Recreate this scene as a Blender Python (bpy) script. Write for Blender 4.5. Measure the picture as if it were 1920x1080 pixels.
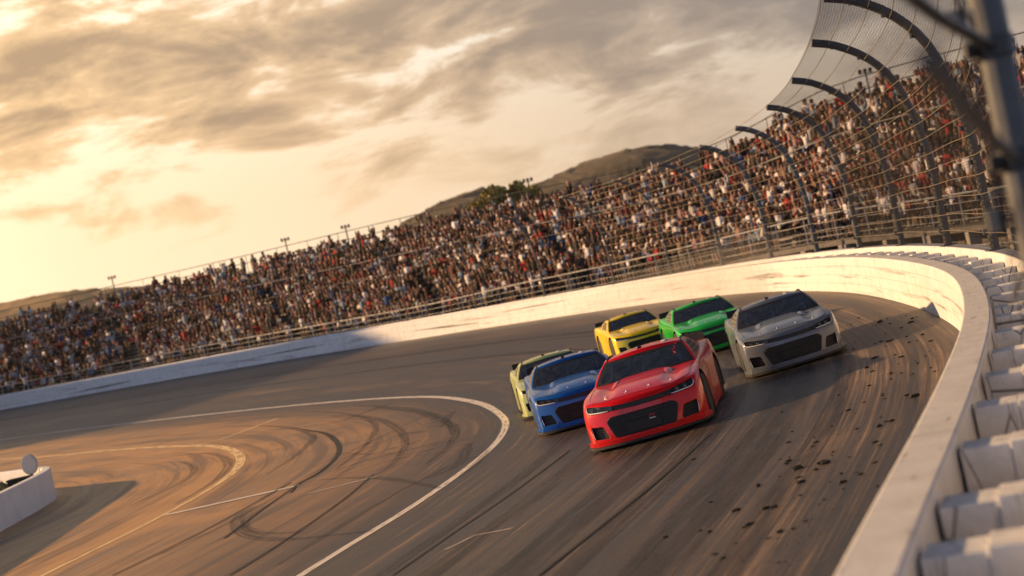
import bpy, bmesh, math, random
import numpy as np
from mathutils import Vector, Matrix
from mathutils.bvhtree import BVHTree

for o in list(bpy.data.objects):
    bpy.data.objects.remove(o)
scene = bpy.context.scene
COL = scene.collection
R = math.radians
random.seed(7)
rng = np.random.default_rng(7)

# ------------------------------------------------------------------ camera
FPX = 3000.0                       # focal length in pixels of a 1920 wide frame
ROLL = R(12.5)
PITCH = math.atan(40 / FPX)
CAM = Vector((0, 0, 3.6))
_f = Vector((0, math.cos(PITCH), -math.sin(PITCH)))
_u0 = Vector((0, math.sin(PITCH), math.cos(PITCH)))
_r0 = Vector((1, 0, 0))
CR = _r0 * math.cos(ROLL) - _u0 * math.sin(ROLL)
CU = _r0 * math.sin(ROLL) + _u0 * math.cos(ROLL)
cd = bpy.data.cameras.new('camera')
cam = bpy.data.objects.new('camera', cd)
COL.objects.link(cam)
M = Matrix((CR, CU, -_f)).transposed().to_4x4()
M.translation = CAM
cam.matrix_world = M
cd.sensor_width = 36
cd.lens = 36 * FPX / 1920
cd.clip_start = 0.1
cd.clip_end = 20000
cd.dof.use_dof = True
cd.dof.focus_distance = 28.0
cd.dof.aperture_fstop = 1.1
scene.camera = cam

# ------------------------------------------------------------------ light and exposure
SUN_AZ, SUN_EL = R(-68), R(17)    # azimuth from +Y (the view direction) towards +X
sd = Vector((math.sin(SUN_AZ) * math.cos(SUN_EL), math.cos(SUN_AZ) * math.cos(SUN_EL), math.sin(SUN_EL)))
sl = bpy.data.lights.new('sun', 'SUN')
sl.energy = 5.0
sl.angle = R(1.0)
sl.color = (1.0, 0.61, 0.28)
so = bpy.data.objects.new('sun', sl)
COL.objects.link(so)
so.rotation_euler = (-sd).to_track_quat('-Z', 'Y').to_euler()
vs = scene.view_settings
vs.view_transform = 'Standard'
vs.look = 'None'
vs.gamma = 1
vs.exposure = 0.62
vs.use_curve_mapping = False


class N:
    """small node-tree writer"""
    def __init__(s, tree):
        s.t = tree
        tree.nodes.clear()

    def add(s, typ, **kw):
        n = s.t.nodes.new(typ)
        for k, v in kw.items():
            setattr(n, k, v)
        return n

    def put(s, sock, v):
        if isinstance(v, bpy.types.NodeSocket):
            s.t.links.new(v, sock)
        elif v is not None:
            if isinstance(v, (tuple, list)) and len(v) == 3 and sock.type == 'RGBA':
                v = (*v, 1)
            sock.default_value = v

    def m(s, op, a, b=None, c=None, clamp=False):
        n = s.add('ShaderNodeMath', operation=op, use_clamp=clamp)
        for i, v in enumerate((a, b, c)):
            s.put(n.inputs[i], v)
        return n.outputs[0]

    def mix(s, f, a, b, blend='MIX'):
        n = s.add('ShaderNodeMix', data_type='RGBA', blend_type=blend)
        n.clamp_factor = True
        s.put(n.inputs[0], f); s.put(n.inputs[6], a); s.put(n.inputs[7], b)
        return n.outputs[2]

    def ss(s, x, lo, hi, a=0.0, b=1.0):
        n = s.add('ShaderNodeMapRange', interpolation_type='SMOOTHSTEP')
        for i, v in enumerate((x, lo, hi, a, b)):
            s.put(n.inputs[i], v)
        return n.outputs[0]

    def lin(s, x, lo, hi, a=0.0, b=1.0):
        n = s.add('ShaderNodeMapRange')
        for i, v in enumerate((x, lo, hi, a, b)):
            s.put(n.inputs[i], v)
        return n.outputs[0]

    def xyz(s, x, y, z=0.0):
        n = s.add('ShaderNodeCombineXYZ')
        for i, v in enumerate((x, y, z)):
            s.put(n.inputs[i], v)
        return n.outputs[0]

    def sep(s, v):
        n = s.add('ShaderNodeSeparateXYZ')
        s.put(n.inputs[0], v)
        return n.outputs

    def noise(s, vec, scale=1.0, detail=4.0, rough=0.5, dist=0.0):
        n = s.add('ShaderNodeTexNoise')
        s.put(n.inputs['Vector'], vec)
        n.inputs['Scale'].default_value = scale
        n.inputs['Detail'].default_value = detail
        n.inputs['Roughness'].default_value = rough
        n.inputs['Distortion'].default_value = dist
        return n.outputs['Fac']

    def ramp(s, x, stops, const=False):
        n = s.add('ShaderNodeValToRGB')
        cr = n.color_ramp
        if const:
            cr.interpolation = 'CONSTANT'
        while len(cr.elements) < len(stops):
            cr.elements.new(0.5)
        for e, (p, c) in zip(cr.elements, stops):
            e.position = p
            e.color = (*c, 1)
        s.put(n.inputs[0], x)
        return n.outputs[0]


# ------------------------------------------------------------------ sky
w = bpy.data.worlds.new('World')
scene.world = w
w.use_nodes = True
n = N(w.node_tree)
out = n.add('ShaderNodeOutputWorld')
bg = n.add('ShaderNodeBackground')
sky = n.add('ShaderNodeTexSky', sky_type='NISHITA')
sky.sun_disc = False
sky.sun_elevation = SUN_EL
sky.sun_rotation = SUN_AZ % (2 * math.pi)
sky.air_density = 1.6
sky.dust_density = 3.0
tc = n.add('ShaderNodeTexCoord')
dx, dy, dz = n.sep(tc.outputs['Generated'])
az = n.m('ARCTAN2', dx, dy)                      # 0 straight ahead, negative to the left
el = n.m('ARCSINE', dz)
# clouds: long banks lying along the horizon
azs = n.m('MULTIPLY', az, 5.2)
els = n.m('ADD', n.m('MULTIPLY', el, 15.0), n.m('MULTIPLY', az, -0.8))
v1 = n.xyz(azs, els, 3.7)
big = n.noise(v1, 2.0, 8, 0.60, 0.45)
fine = n.noise(n.xyz(n.m('MULTIPLY', az, 9), n.m('MULTIPLY', el, 34), 9.1), 1.6, 6, 0.6, 0.4)
cov = n.m('ADD', n.m('MULTIPLY', big, 0.75), n.m('MULTIPLY', fine, 0.25))
# more cover above the bank's base, little of it close to the horizon
lift = n.m('ADD', n.ss(el, 0.085, 0.14, -0.035, 0.085), n.lin(az, -0.33, 0.30, -0.055, 0.105))
cov2 = n.m('ADD', cov, lift)
cloud = n.ss(cov2, 0.455, 0.560)
dens = n.ss(cov2, 0.50, 0.70)
# clear air: gold low and left, pale blue grey high and right
t_lr = n.ss(az, -0.42, 0.33)
low = n.mix(t_lr, (0.92, 0.67, 0.42), (0.44, 0.36, 0.28))
high = n.mix(t_lr, (1.0, 0.82, 0.58), (0.54, 0.58, 0.59))
clear = n.mix(n.ss(el, 0.07, 0.2), low, high)
clear = n.mix(n.m('MULTIPLY', n.ss(az, -0.24, -0.38), n.ss(el, 0.14, 0.03)), clear, (1.12, 0.80, 0.50))
lit = n.mix(t_lr, (0.74, 0.47, 0.23), (0.285, 0.24, 0.205))
dark = n.mix(t_lr, (0.32, 0.205, 0.112), (0.165, 0.145, 0.135))
lowc = n.ss(el, 0.11, 0.05)
lit = n.mix(lowc, lit, n.mix(t_lr, (0.88, 0.60, 0.32), (0.40, 0.32, 0.25)))
dark = n.mix(lowc, dark, n.mix(t_lr, (0.66, 0.43, 0.22), (0.27, 0.22, 0.18)))
ccol = n.mix(dens, lit, dark)
front = n.mix(n.m('MULTIPLY', cloud, 0.93), clear, ccol)
# away from the sunset the sky is the dim blue sky model with grey cloud
nish = n.mix(1.0, sky.outputs[0], (0.010, 0.016, 0.028), 'MULTIPLY')
back = n.mix(n.m('MULTIPLY', cloud, 0.6), nish, (0.045, 0.060, 0.094))
# broad pale band added low behind the camera, to brighten surfaces facing it
band = n.ss(el, 0.12, 0.62, 1.0, 0.0)
back = n.mix(band, back, n.mix(n.m('MULTIPLY', cloud, 0.5), (0.52, 0.62, 0.86), (0.40, 0.46, 0.60)))
sidef = n.ss(n.m('ABSOLUTE', n.m('ADD', az, 0.30)), 0.66, 1.15, 1.0, 0.0)
upf = n.ss(el, 0.22, 0.50, 1.0, 0.0)
allc = n.mix(n.m('MULTIPLY', sidef, upf), back, front)
n.put(bg.inputs[0], allc)
bg.inputs[1].default_value = 1.0
n.t.links.new(bg.outputs[0], out.inputs[0])


# ------------------------------------------------------------------ helpers
def px_dir(u, v):
    return _f + CR * ((u - 960) / FPX) - CU * ((v - 540) / FPX)


def at(u, v, Y):
    d = px_dir(u, v)
    return CAM + d * (Y / d.y)


def link(o, parent=None):
    COL.objects.link(o)
    if parent is not None:
        o.parent = parent
    return o


def setp(o, label=None, cat=None, group=None, kind=None):
    if label: o['label'] = label
    if cat: o['category'] = cat
    if group: o['group'] = group
    if kind: o['kind'] = kind
    return o


def thing(name, label, cat, loc=(0, 0, 0), group=None, mat=None):
    o = bpy.data.objects.new(name, None)
    o.empty_display_size = 0.3
    link(o)
    if mat is not None:
        o.matrix_world = mat
    else:
        o.location = loc
    return setp(o, label, cat, group)


def mesh_obj(name, me, mats=(), parent=None, smooth=None):
    o = bpy.data.objects.new(name, me)
    for m_ in (mats if isinstance(mats, (list, tuple)) else [mats]):
        me.materials.append(m_)
    if smooth is not None:
        me.polygons.foreach_set('use_smooth', [smooth] * len(me.polygons))
    return link(o, parent)


def bm_obj(name, bm, mats=(), parent=None, smooth=False):
    me = bpy.data.meshes.new(name)
    bm.normal_update()
    bm.to_mesh(me)
    bm.free()
    return mesh_obj(name, me, mats, parent, smooth)


def box(bm, lo, hi, bev=0.0, mat=0, M4=None):
    x0, y0, z0 = lo; x1, y1, z1 = hi
    vs_ = [bm.verts.new(p) for p in ((x0, y0, z0), (x1, y0, z0), (x1, y1, z0), (x0, y1, z0), (x0, y0, z1), (x1, y0, z1), (x1, y1, z1), (x0, y1, z1))]
    fs = [bm.faces.new([vs_[i] for i in q]) for q in ((3, 2, 1, 0), (4, 5, 6, 7), (0, 1, 5, 4), (1, 2, 6, 5), (2, 3, 7, 6), (3, 0, 4, 7))]
    for f in fs: f.material_index = mat
    if bev:
        es = list({e for f in fs for e in f.edges})
        r = bmesh.ops.bevel(bm, geom=es, offset=bev, segments=2, affect='EDGES', profile=0.5)
        vs_ = list({v for f in r['faces'] for v in f.verts} | {v for v in vs_ if v.is_valid})
    if M4 is not None:
        for v in vs_:
            if v.is_valid: v.co = M4 @ v.co
    return vs_


def tube(bm, pts, r, seg=8, cap=True, mat=0, closed=False):
    pts = [Vector(p) for p in pts]
    rs = r if isinstance(r, (list, tuple)) else [r] * len(pts)
    rings = []
    prev = None
    nP = len(pts)
    for i, p in enumerate(pts):
        a = pts[i - 1] if (i > 0 or closed) else p
        b = pts[(i + 1) % nP] if (i < nP - 1 or closed) else p
        t = (b - a).normalized()
        if prev is None:
            ref = Vector((0, 0, 1)) if abs(t.z) < 0.9 else Vector((1, 0, 0))
            prev = t.cross(ref).normalized()
        x = (prev - t * prev.dot(t)).normalized()
        prev = x
        y = t.cross(x)
        rings.append([bm.verts.new(p + (x * math.cos(k * 2 * math.pi / seg) + y * math.sin(k * 2 * math.pi / seg)) * rs[i]) for k in range(seg)])
    m_ = nP if closed else nP - 1
    for i in range(m_):
        A, B = rings[i], rings[(i + 1) % nP]
        for k in range(seg):
            f = bm.faces.new((A[k], A[(k + 1) % seg], B[(k + 1) % seg], B[k]))
            f.material_index = mat; f.smooth = True
    if cap and not closed:
        bm.faces.new(rings[0][::-1]).material_index = mat
        bm.faces.new(rings[-1]).material_index = mat


def lathe(bm, prof, axis='X', seg=24, mat=0, center=(0, 0, 0)):
    """prof: list of (offset along the axis, radius)"""
    c = Vector(center)
    rings = []
    for (o_, r_) in prof:
        ring = []
        for k in range(seg):
            a = 2 * math.pi * k / seg
            if axis == 'X': p = Vector((o_, r_ * math.cos(a), r_ * math.sin(a)))
            elif axis == 'Y': p = Vector((r_ * math.cos(a), o_, r_ * math.sin(a)))
            else: p = Vector((r_ * math.cos(a), r_ * math.sin(a), o_))
            ring.append(bm.verts.new(c + p))
        rings.append(ring)
    for A, B in zip(rings, rings[1:]):
        for k in range(seg):
            f = bm.faces.new((A[k], A[(k + 1) % seg], B[(k + 1) % seg], B[k]))
            f.smooth = True; f.material_index = mat
    bm.faces.new(rings[0][::-1]).material_index = mat
    bm.faces.new(rings[-1]).material_index = mat


def crom(P, nseg):
    """Catmull-Rom through the points P: nseg samples per span, as an array"""
    P = np.array(P, float)
    Q = np.vstack([2 * P[0] - P[1], P, 2 * P[-1] - P[-2]])
    o = []
    for i in range(1, len(Q) - 2):
        for k in range(nseg):
            t = k / nseg
            p0, p1, p2, p3 = Q[i - 1], Q[i], Q[i + 1], Q[i + 2]
            o.append(0.5 * ((2 * p1) + (-p0 + p2) * t + (2 * p0 - 5 * p1 + 4 * p2 - p3) * t * t + (-p0 + 3 * p1 - 3 * p2 + p3) * t ** 3))
    o.append(Q[-2])
    return np.array(o)


def smooth_path(A, it):
    A = A.copy()
    for _ in range(it):
        A[1:-1] = 0.25 * A[:-2] + 0.5 * A[1:-1] + 0.25 * A[2:]
    return A


def arclen(A):
    return np.concatenate([[0], np.cumsum(np.linalg.norm(np.diff(A, axis=0), axis=1))])


def resample(A, step):
    s = arclen(A)
    k = max(2, int(round(s[-1] / step)) + 1)
    q = np.linspace(0, s[-1], k)
    return np.column_stack([np.interp(q, s, A[:, i]) for i in range(A.shape[1])])


def side_normals(A):
    """unit plan normals to the RIGHT of the direction of travel"""
    t = np.gradient(A[:, :2], axis=0)
    t /= np.linalg.norm(t, axis=1)[:, None]
    return np.column_stack([t[:, 1], -t[:, 0]])


def grid_mesh(name, V, uv=None, flip=False):
    """V: (n, m, 3) array"""
    n_, m_, _ = V.shape
    me = bpy.data.meshes.new(name)
    idx = np.arange(n_ * m_).reshape(n_, m_)
    q = np.stack([idx[:-1, :-1], idx[:-1, 1:], idx[1:, 1:], idx[1:, :-1]], -1).reshape(-1, 4)
    if flip: q = q[:, ::-1]
    me.from_pydata(V.reshape(-1, 3).tolist(), [], q.tolist())
    if uv is not None:
        l = me.uv_layers.new(name='UVMap')
        U = uv.reshape(-1, 2)[q.reshape(-1)]
        l.data.foreach_set('uv', U.astype(np.float32).ravel())
    me.update()
    return me


def sweep(A, prof, nrm=None):
    """prof: (offset to the right, height) pairs swept along the path A (n,3)"""
    if nrm is None: nrm = side_normals(A)
    V = np.zeros((len(A), len(prof), 3))
    for j, (o_, h_) in enumerate(prof):
        V[:, j, 0] = A[:, 0] + nrm[:, 0] * o_
        V[:, j, 1] = A[:, 1] + nrm[:, 1] * o_
        V[:, j, 2] = A[:, 2] + h_
    return V


def evaluated(o):
    dg = bpy.context.evaluated_depsgraph_get()
    dg.update()
    return bpy.data.meshes.new_from_object(o.evaluated_get(dg))


# ------------------------------------------------------------------ materials
def mat(name, col, rough=0.6, metal=0.0, spec=0.5, coat=0.0):
    m_ = bpy.data.materials.new(name)
    m_.use_nodes = True
    n = N(m_.node_tree)
    o = n.add('ShaderNodeOutputMaterial')
    p = n.add('ShaderNodeBsdfPrincipled')
    n.put(p.inputs['Base Color'], col)
    p.inputs['Roughness'].default_value = rough
    p.inputs['Metallic'].default_value = metal
    p.inputs['Specular IOR Level'].default_value = spec
    p.inputs['Coat Weight'].default_value = coat
    p.inputs['Coat Roughness'].default_value = 0.06
    n.t.links.new(p.outputs[0], o.inputs[0])
    m_['n'] = 0
    return m_, n, p, o


def flat(name, col, rough=0.6, metal=0.0, var=0.25, scale=6.0, spec=0.5, bump=0.0):
    """a plain colour broken up by noise in tone, roughness and relief"""
    m_, n, p, o = mat(name, col, rough, metal, spec)
    tc = n.add('ShaderNodeTexCoord')
    f = n.noise(tc.outputs['Object'], scale, 5, 0.6)
    a = tuple(c * (1 - var) for c in col); b = tuple(min(1, c * (1 + var)) for c in col)
    n.put(p.inputs['Base Color'], n.mix(n.ss(f, 0.3, 0.7), a, b))
    n.put(p.inputs['Roughness'], n.lin(f, 0.3, 0.7, max(0, rough - 0.08), min(1, rough + 0.08)))
    if bump:
        bp = n.add('ShaderNodeBump')
        bp.inputs['Strength'].default_value = bump
        bp.inputs['Distance'].default_value = 0.02
        n.put(bp.inputs['Height'], n.noise(tc.outputs['Object'], scale * 6, 4, 0.6))
        n.put(p.inputs['Normal'], bp.outputs[0])
    return m_


def asphalt_mat():
    m_, n, p, o = mat('worn_asphalt', (0.1, 0.08, 0.07), 0.6)
    uv = n.add('ShaderNodeUVMap'); uv.uv_map = 'UVMap'
    tc = n.add('ShaderNodeTexCoord')
    u, v, _ = n.sep(uv.outputs[0])
    P = tc.outputs['Object']
    fine = n.noise(n.xyz(n.m('MULTIPLY', u, 15.0), n.m('MULTIPLY', v, 0.22), 0), 1.0, 7, 0.7, 0.2)
    mid = n.noise(n.xyz(n.m('MULTIPLY', u, 2.6), n.m('MULTIPLY', v, 0.07), 4.0), 1.0, 5, 0.6, 0.3)
    lane = n.noise(n.xyz(n.m('MULTIPLY', u, 0.62), n.m('MULTIPLY', v, 0.012), 1.7), 1.0, 3, 0.5)
    blot = n.noise(P, 0.35, 5, 0.6, 0.5)
    grit = n.noise(P, 38, 3, 0.7)
    grit2 = n.noise(P, 9, 4, 0.7)
    t = n.m('ADD', n.m('MULTIPLY', fine, 0.85), n.m('MULTIPLY', mid, 0.50))
    t = n.m('ADD', t, n.m('MULTIPLY', lane, 0.42))
    t = n.m('ADD', t, n.m('MULTIPLY', blot, 0.18))
    t = n.m('ADD', t, n.m('MULTIPLY', grit2, 0.12))
    c = n.ramp(n.lin(t, 0.86, 1.24), [(0.0, (0.006, 0.0055, 0.006)), (0.3, (0.020, 0.016, 0.014)), (0.62, (0.086, 0.060, 0.043)), (1.0, (0.29, 0.20, 0.135))])
    c = n.mix(n.ss(grit, 0.45, 0.75, 0.0, 0.28), c, (0.26, 0.21, 0.17))
    c = n.mix(n.ss(grit, 0.45, 0.25, 0.0, 0.5), c, (0.02, 0.018, 0.016))
    # rubber laid along the racing groove
    groove = n.ss(n.m('ABSOLUTE', n.m('SUBTRACT', u, 6.3)), 0.25, 2.1, 1.0, 0.0)
    c = n.mix(n.m('MULTIPLY', groove, n.ss(mid, 0.38, 0.62, 0.12, 0.72)), c, (0.030, 0.025, 0.023))
    # the infield apron is older, paler and dustier, with golden sun glow put into its colour
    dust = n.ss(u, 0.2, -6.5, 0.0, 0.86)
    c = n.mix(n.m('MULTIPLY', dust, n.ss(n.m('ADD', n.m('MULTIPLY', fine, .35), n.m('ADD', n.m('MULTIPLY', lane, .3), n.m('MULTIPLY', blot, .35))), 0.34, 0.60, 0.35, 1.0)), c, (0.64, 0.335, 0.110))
    # old tyre arcs and darker patches in the apron
    arc = n.noise(n.xyz(n.m('MULTIPLY', u, 1.5), n.m('MULTIPLY', v, 0.045), 7.7), 1.0, 4, 0.55, 0.8)
    c = n.mix(n.m('MULTIPLY', n.ss(u, 0.3, -0.6), n.ss(arc, 0.50, 0.66, 0.0, 0.55)), c, (0.045, 0.030, 0.020))
    arc2 = n.noise(n.xyz(n.m('MULTIPLY', u, 5.5), n.m('MULTIPLY', v, 0.09), 3.1), 1.0, 3, 0.6, 0.5)
    c = n.mix(n.m('MULTIPLY', n.ss(u, 0.3, -0.6), n.ss(arc2, 0.58, 0.68, 0.0, 0.45)), c, (0.05, 0.034, 0.022))
    n.put(p.inputs['Base Color'], c)
    n.put(p.inputs['Roughness'], n.lin(t, 0.82, 1.26, 0.40, 0.62))
    b = n.add('ShaderNodeBump')
    b.inputs['Strength'].default_value = 0.55
    b.inputs['Distance'].default_value = 0.012
    n.put(b.inputs['Height'], n.m('ADD', grit, n.m('ADD', n.m('MULTIPLY', fine, 0.6), n.m('MULTIPLY', grit2, 0.6))))
    n.put(p.inputs['Normal'], b.outputs[0])
    return m_


def block_mat():
    m_, n, p, o = mat('white_painted_block', (0.66, 0.65, 0.645), 0.6)
    tc = n.add('ShaderNodeTexCoord'); P = tc.outputs['Object']
    x, y, z = n.sep(P)
    g = n.noise(P, 2.4, 6, 0.7)
    c = n.mix(n.ss(g, 0.3, 0.7), (0.82, 0.82, 0.83), (0.62, 0.62, 0.63))
    st = n.noise(n.xyz(n.m('MULTIPLY', x, 9.0), n.m('MULTIPLY', y, 9.0), n.m('MULTIPLY', z, 0.9)), 1.0, 6, 0.7, 0.6)
    c = n.mix(n.ss(st, 0.56, 0.70, 0, 0.75), c, (0.20, 0.18, 0.165))
    v = n.add('ShaderNodeTexVoronoi', feature='DISTANCE_TO_EDGE'); v.inputs['Scale'].default_value = 2.1
    n.put(v.inputs['Vector'], n.xyz(x, y, n.m('MULTIPLY', z, 0.35)))
    c = n.mix(n.ss(v.outputs['Distance'], 0.012, 0.004, 0, 0.8), c, (0.05, 0.045, 0.04))
    ch = n.noise(P, 16, 4, 0.75)
    c = n.mix(n.ss(ch, 0.63, 0.70, 0, 0.7), c, (0.24, 0.21, 0.19))
    n.put(p.inputs['Base Color'], c)
    b = n.add('ShaderNodeBump'); b.inputs['Strength'].default_value = 0.5; b.inputs['Distance'].default_value = 0.015
    n.put(b.inputs['Height'], n.m('ADD', n.noise(P, 20, 4, 0.7), n.ss(v.outputs['Distance'], 0.0, 0.02)))
    n.put(p.inputs['Normal'], b.outputs[0])
    return m_


def alpha_mark(name, col, amount, scale_u=6.0, scale_v=0.6, lo=0.35, hi=0.6, rough=0.6):
    """paint or rubber worn through in streaks (transparent where it has worn away)"""
    m_, n, p, o = mat(name, col, rough)
    uv = n.add('ShaderNodeUVMap'); uv.uv_map = 'UVMap'
    u, v, _ = n.sep(uv.outputs[0])
    f = n.noise(n.xyz(n.m('MULTIPLY', u, scale_u), n.m('MULTIPLY', v, scale_v), 0), 1.0, 6, 0.7)
    e = n.ss(n.m('ABSOLUTE', n.m('SUBTRACT', u, 0.5)), 0.36, 0.5, 1.0, 0.0)
    n.put(p.inputs['Alpha'], n.m('MULTIPLY', n.m('MULTIPLY', n.ss(f, lo, hi), e), amount))
    return m_


def wall_mat(name, dirty=1.0):
    """white painted wall: horizontal joints, rubber scuffs, grime (uv: metres along, height)"""
    m_, n, p, o = mat(name, (0.72, 0.70, 0.68), 0.55)
    uv = n.add('ShaderNodeUVMap'); uv.uv_map = 'UVMap'
    tc = n.add('ShaderNodeTexCoord')
    u, v, _ = n.sep(uv.outputs[0])
    P = tc.outputs['Object']
    g = n.noise(P, 3.0, 6, 0.65)
    c = n.mix(n.ss(g, 0.3, 0.75), (0.71, 0.705, 0.71), (0.58, 0.575, 0.58))
    sc = n.noise(n.xyz(n.m('MULTIPLY', u, 0.16), n.m('MULTIPLY', v, 4.5), 2.0), 1.0, 7, 0.68, 0.3)
    hh = n.ss(n.m('ABSOLUTE', n.m('SUBTRACT', v, 0.42)), 0.2, 0.45, 1.0, 0.15)
    c = n.mix(n.m('MULTIPLY', n.m('MULTIPLY', n.ss(sc, 0.53, 0.68, 0, 0.9), hh), dirty), c, (0.10, 0.088, 0.08))
    sp = n.noise(n.xyz(n.m('MULTIPLY', u, 5.0), n.m('MULTIPLY', v, 24.0), 0), 1.0, 4, 0.75)
    c = n.mix(n.ss(sp, 0.62, 0.72, 0, 0.65 * dirty), c, (0.16, 0.14, 0.13))
    j = n.m('ABSOLUTE', n.m('SUBTRACT', n.m('FRACT', n.m('DIVIDE', v, 0.2625)), 0.5))
    line = n.m('MULTIPLY', n.ss(j, 0.455, 0.49), n.m('MULTIPLY', n.ss(v, 0.1, 0.2), n.ss(v, 1.0, 0.9)))
    c = n.mix(n.m('MULTIPLY', line, 0.45), c, (0.30, 0.25, 0.2))
    ju = n.m('ABSOLUTE', n.m('SUBTRACT', n.m('FRACT', n.m('DIVIDE', u, 6.1)), 0.5))
    c = n.mix(n.ss(ju, 0.4955, 0.4985, 0, 0.6), c, (0.25, 0.22, 0.2))
    # black splashes of rubber and oil on the top
    tp = n.noise(n.xyz(n.m('MULTIPLY', u, 2.2), n.m('MULTIPLY', v, 9.0), 5.0), 1.0, 6, 0.72)
    top = n.ss(v, 1.055, 1.075)
    c = n.mix(n.m('MULTIPLY', top, n.ss(tp, 0.58, 0.68, 0, 0.7)), c, (0.15, 0.13, 0.12))
    n.put(p.inputs['Base Color'], c)
    b = n.add('ShaderNodeBump')
    b.inputs['Strength'].default_value = 0.35
    b.inputs['Distance'].default_value = 0.01
    n.put(b.inputs['Height'], n.m('SUBTRACT', n.noise(P, 14, 5, 0.6), n.m('MULTIPLY', line, 1.4)))
    n.put(p.inputs['Normal'], b.outputs[0])
    return m_


def paint_mat(name, col, dark, coat=0.6, metal=0.05, rough=0.30):
    m_, n, p, o = mat(name, col, rough, metal, 0.08, coat)
    tc = n.add('ShaderNodeTexCoord')
    P = tc.outputs['Object']
    _, yy, zz = n.sep(P)
    sp = n.noise(P, 55, 3, 0.7)
    film = n.noise(P, 4.5, 6, 0.65)
    lowz = n.ss(zz, 0.75, 0.15)
    spots = n.m('MULTIPLY', n.ss(sp, 0.60, 0.70), n.m('ADD', n.m('MULTIPLY', lowz, 0.45), 0.03))
    c = n.mix(n.ss(film, 0.35, 0.7, 0, 0.5), col, dark)
    c = n.mix(n.m('MULTIPLY', n.ss(film, 0.42, 0.7), n.m('MULTIPLY', lowz, 0.08)), c, (0.09, 0.06, 0.045))
    c = n.mix(spots, c, (0.06, 0.045, 0.035))
    n.put(p.inputs['Base Color'], c)
    n.put(p.inputs['Roughness'], n.lin(film, 0.3, 0.7, rough - 0.06, rough + 0.14))
    n.put(p.inputs['Coat Roughness'], n.lin(film, 0.3, 0.7, 0.02, 0.09))
    return m_


def glass_mat(name, tint=(0.84, 0.87, 0.90), refl=1.0):
    m_ = bpy.data.materials.new(name)
    m_.use_nodes = True
    n = N(m_.node_tree)
    o = n.add('ShaderNodeOutputMaterial')
    t = n.add('ShaderNodeBsdfTransparent'); n.put(t.inputs[0], tint)
    g = n.add('ShaderNodeBsdfGlossy'); g.inputs['Roughness'].default_value = 0.06
    n.put(g.inputs[0], (0.95, 0.97, 1.0))
    d = n.add('ShaderNodeBsdfDiffuse'); n.put(d.inputs[0], (0.16, 0.17, 0.18))
    tc = n.add('ShaderNodeTexCoord')
    film = n.noise(tc.outputs['Object'], 7, 5, 0.65)
    mx0 = n.add('ShaderNodeMixShader')
    n.put(mx0.inputs[0], n.ss(film, 0.35, 0.75, 0.03, 0.16))
    n.t.links.new(t.outputs[0], mx0.inputs[1]); n.t.links.new(d.outputs[0], mx0.inputs[2])
    fr = n.add('ShaderNodeFresnel'); fr.inputs[0].default_value = 1.5
    mx = n.add('ShaderNodeMixShader')
    n.put(mx.inputs[0], n.m('MULTIPLY_ADD', fr.outputs[0], refl, 0.05, clamp=True))
    n.t.links.new(mx0.outputs[0], mx.inputs[1]); n.t.links.new(g.outputs[0], mx.inputs[2])
    n.t.links.new(mx.outputs[0], o.inputs[0])
    return m_


def chain_mat():
    """woven wire: opaque along two sets of diagonals, open between (uv in metres)"""
    m_, n, p, o = mat('chain_link_wire', (0.014, 0.013, 0.013), 0.7, 0.0)
    p.inputs['Specular IOR Level'].default_value = 0.05
    uv = n.add('ShaderNodeUVMap'); uv.uv_map = 'UVMap'
    u, v, _ = n.sep(uv.outputs[0])
    S = 1 / 0.10
    a = n.m('FRACT', n.m('MULTIPLY', n.m('ADD', u, v), S))
    b = n.m('FRACT', n.m('MULTIPLY', n.m('SUBTRACT', u, v), S))
    a = n.m('ABSOLUTE', n.m('SUBTRACT', a, 0.5)); b = n.m('ABSOLUTE', n.m('SUBTRACT', b, 0.5))
    n.put(p.inputs['Alpha'], n.m('GREATER_THAN', n.m('MAXIMUM', a, b), 0.385))
    return m_


def attr_mat(name, rough=0.85):
    m_, n, p, o = mat(name, (0.5, 0.5, 0.5), rough, 0, 0.25)
    a = n.add('ShaderNodeAttribute'); a.attribute_name = 'col'
    tc = n.add('ShaderNodeTexCoord')
    f = n.noise(tc.outputs['Object'], 11, 3, 0.6)
    n.put(p.inputs['Base Color'], n.mix(n.ss(f, 0.3, 0.7, 0, 0.35), a.outputs['Color'], n.mix(1.0, a.outputs['Color'], (0.55, 0.52, 0.5), 'MULTIPLY')))
    return m_


MT = {}
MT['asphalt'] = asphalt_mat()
MT['white_line'] = alpha_mark('worn_white_paint', (0.74, 0.68, 0.62), 0.98, 3.0, 1.3, 0.28, 0.5)
MT['faint_line'] = alpha_mark('faded_white_paint', (0.60, 0.55, 0.49), 0.8, 4.0, 0.9, 0.36, 0.6)
MT['yellow_line'] = alpha_mark('worn_yellow_paint', (0.92, 0.68, 0.34), 0.96, 3.0, 0.8, 0.3, 0.55)
MT['skid'] = alpha_mark('tyre_rubber_streaks', (0.018, 0.016, 0.015), 0.48, 4.0, 0.35, 0.3, 0.66, 0.5)
MT['crack'] = alpha_mark('dark_crack', (0.010, 0.009, 0.008), 0.95, 2.0, 1.2, 0.22, 0.42, 0.7)
MT['wall'] = wall_mat('white_painted_steel')
MT['wall2'] = wall_mat('white_painted_concrete', 0.6)
MT['block'] = block_mat()
MT['gap'] = flat('dirty_concrete_floor', (0.10, 0.09, 0.085), 0.85, 0, 0.4, 2.0, bump=0.4)
MT['post'] = flat('galvanised_grey_steel', (0.070, 0.074, 0.080), 0.5, 0.2, 0.25, 6.0)
MT['cable'] = flat('tarnished_steel_cable', (0.20, 0.165, 0.12), 0.5, 0.4, 0.3, 20)
MT['dark'] = flat('black_trim', (0.012, 0.012, 0.013), 0.45, 0, 0.3, 12)
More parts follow.
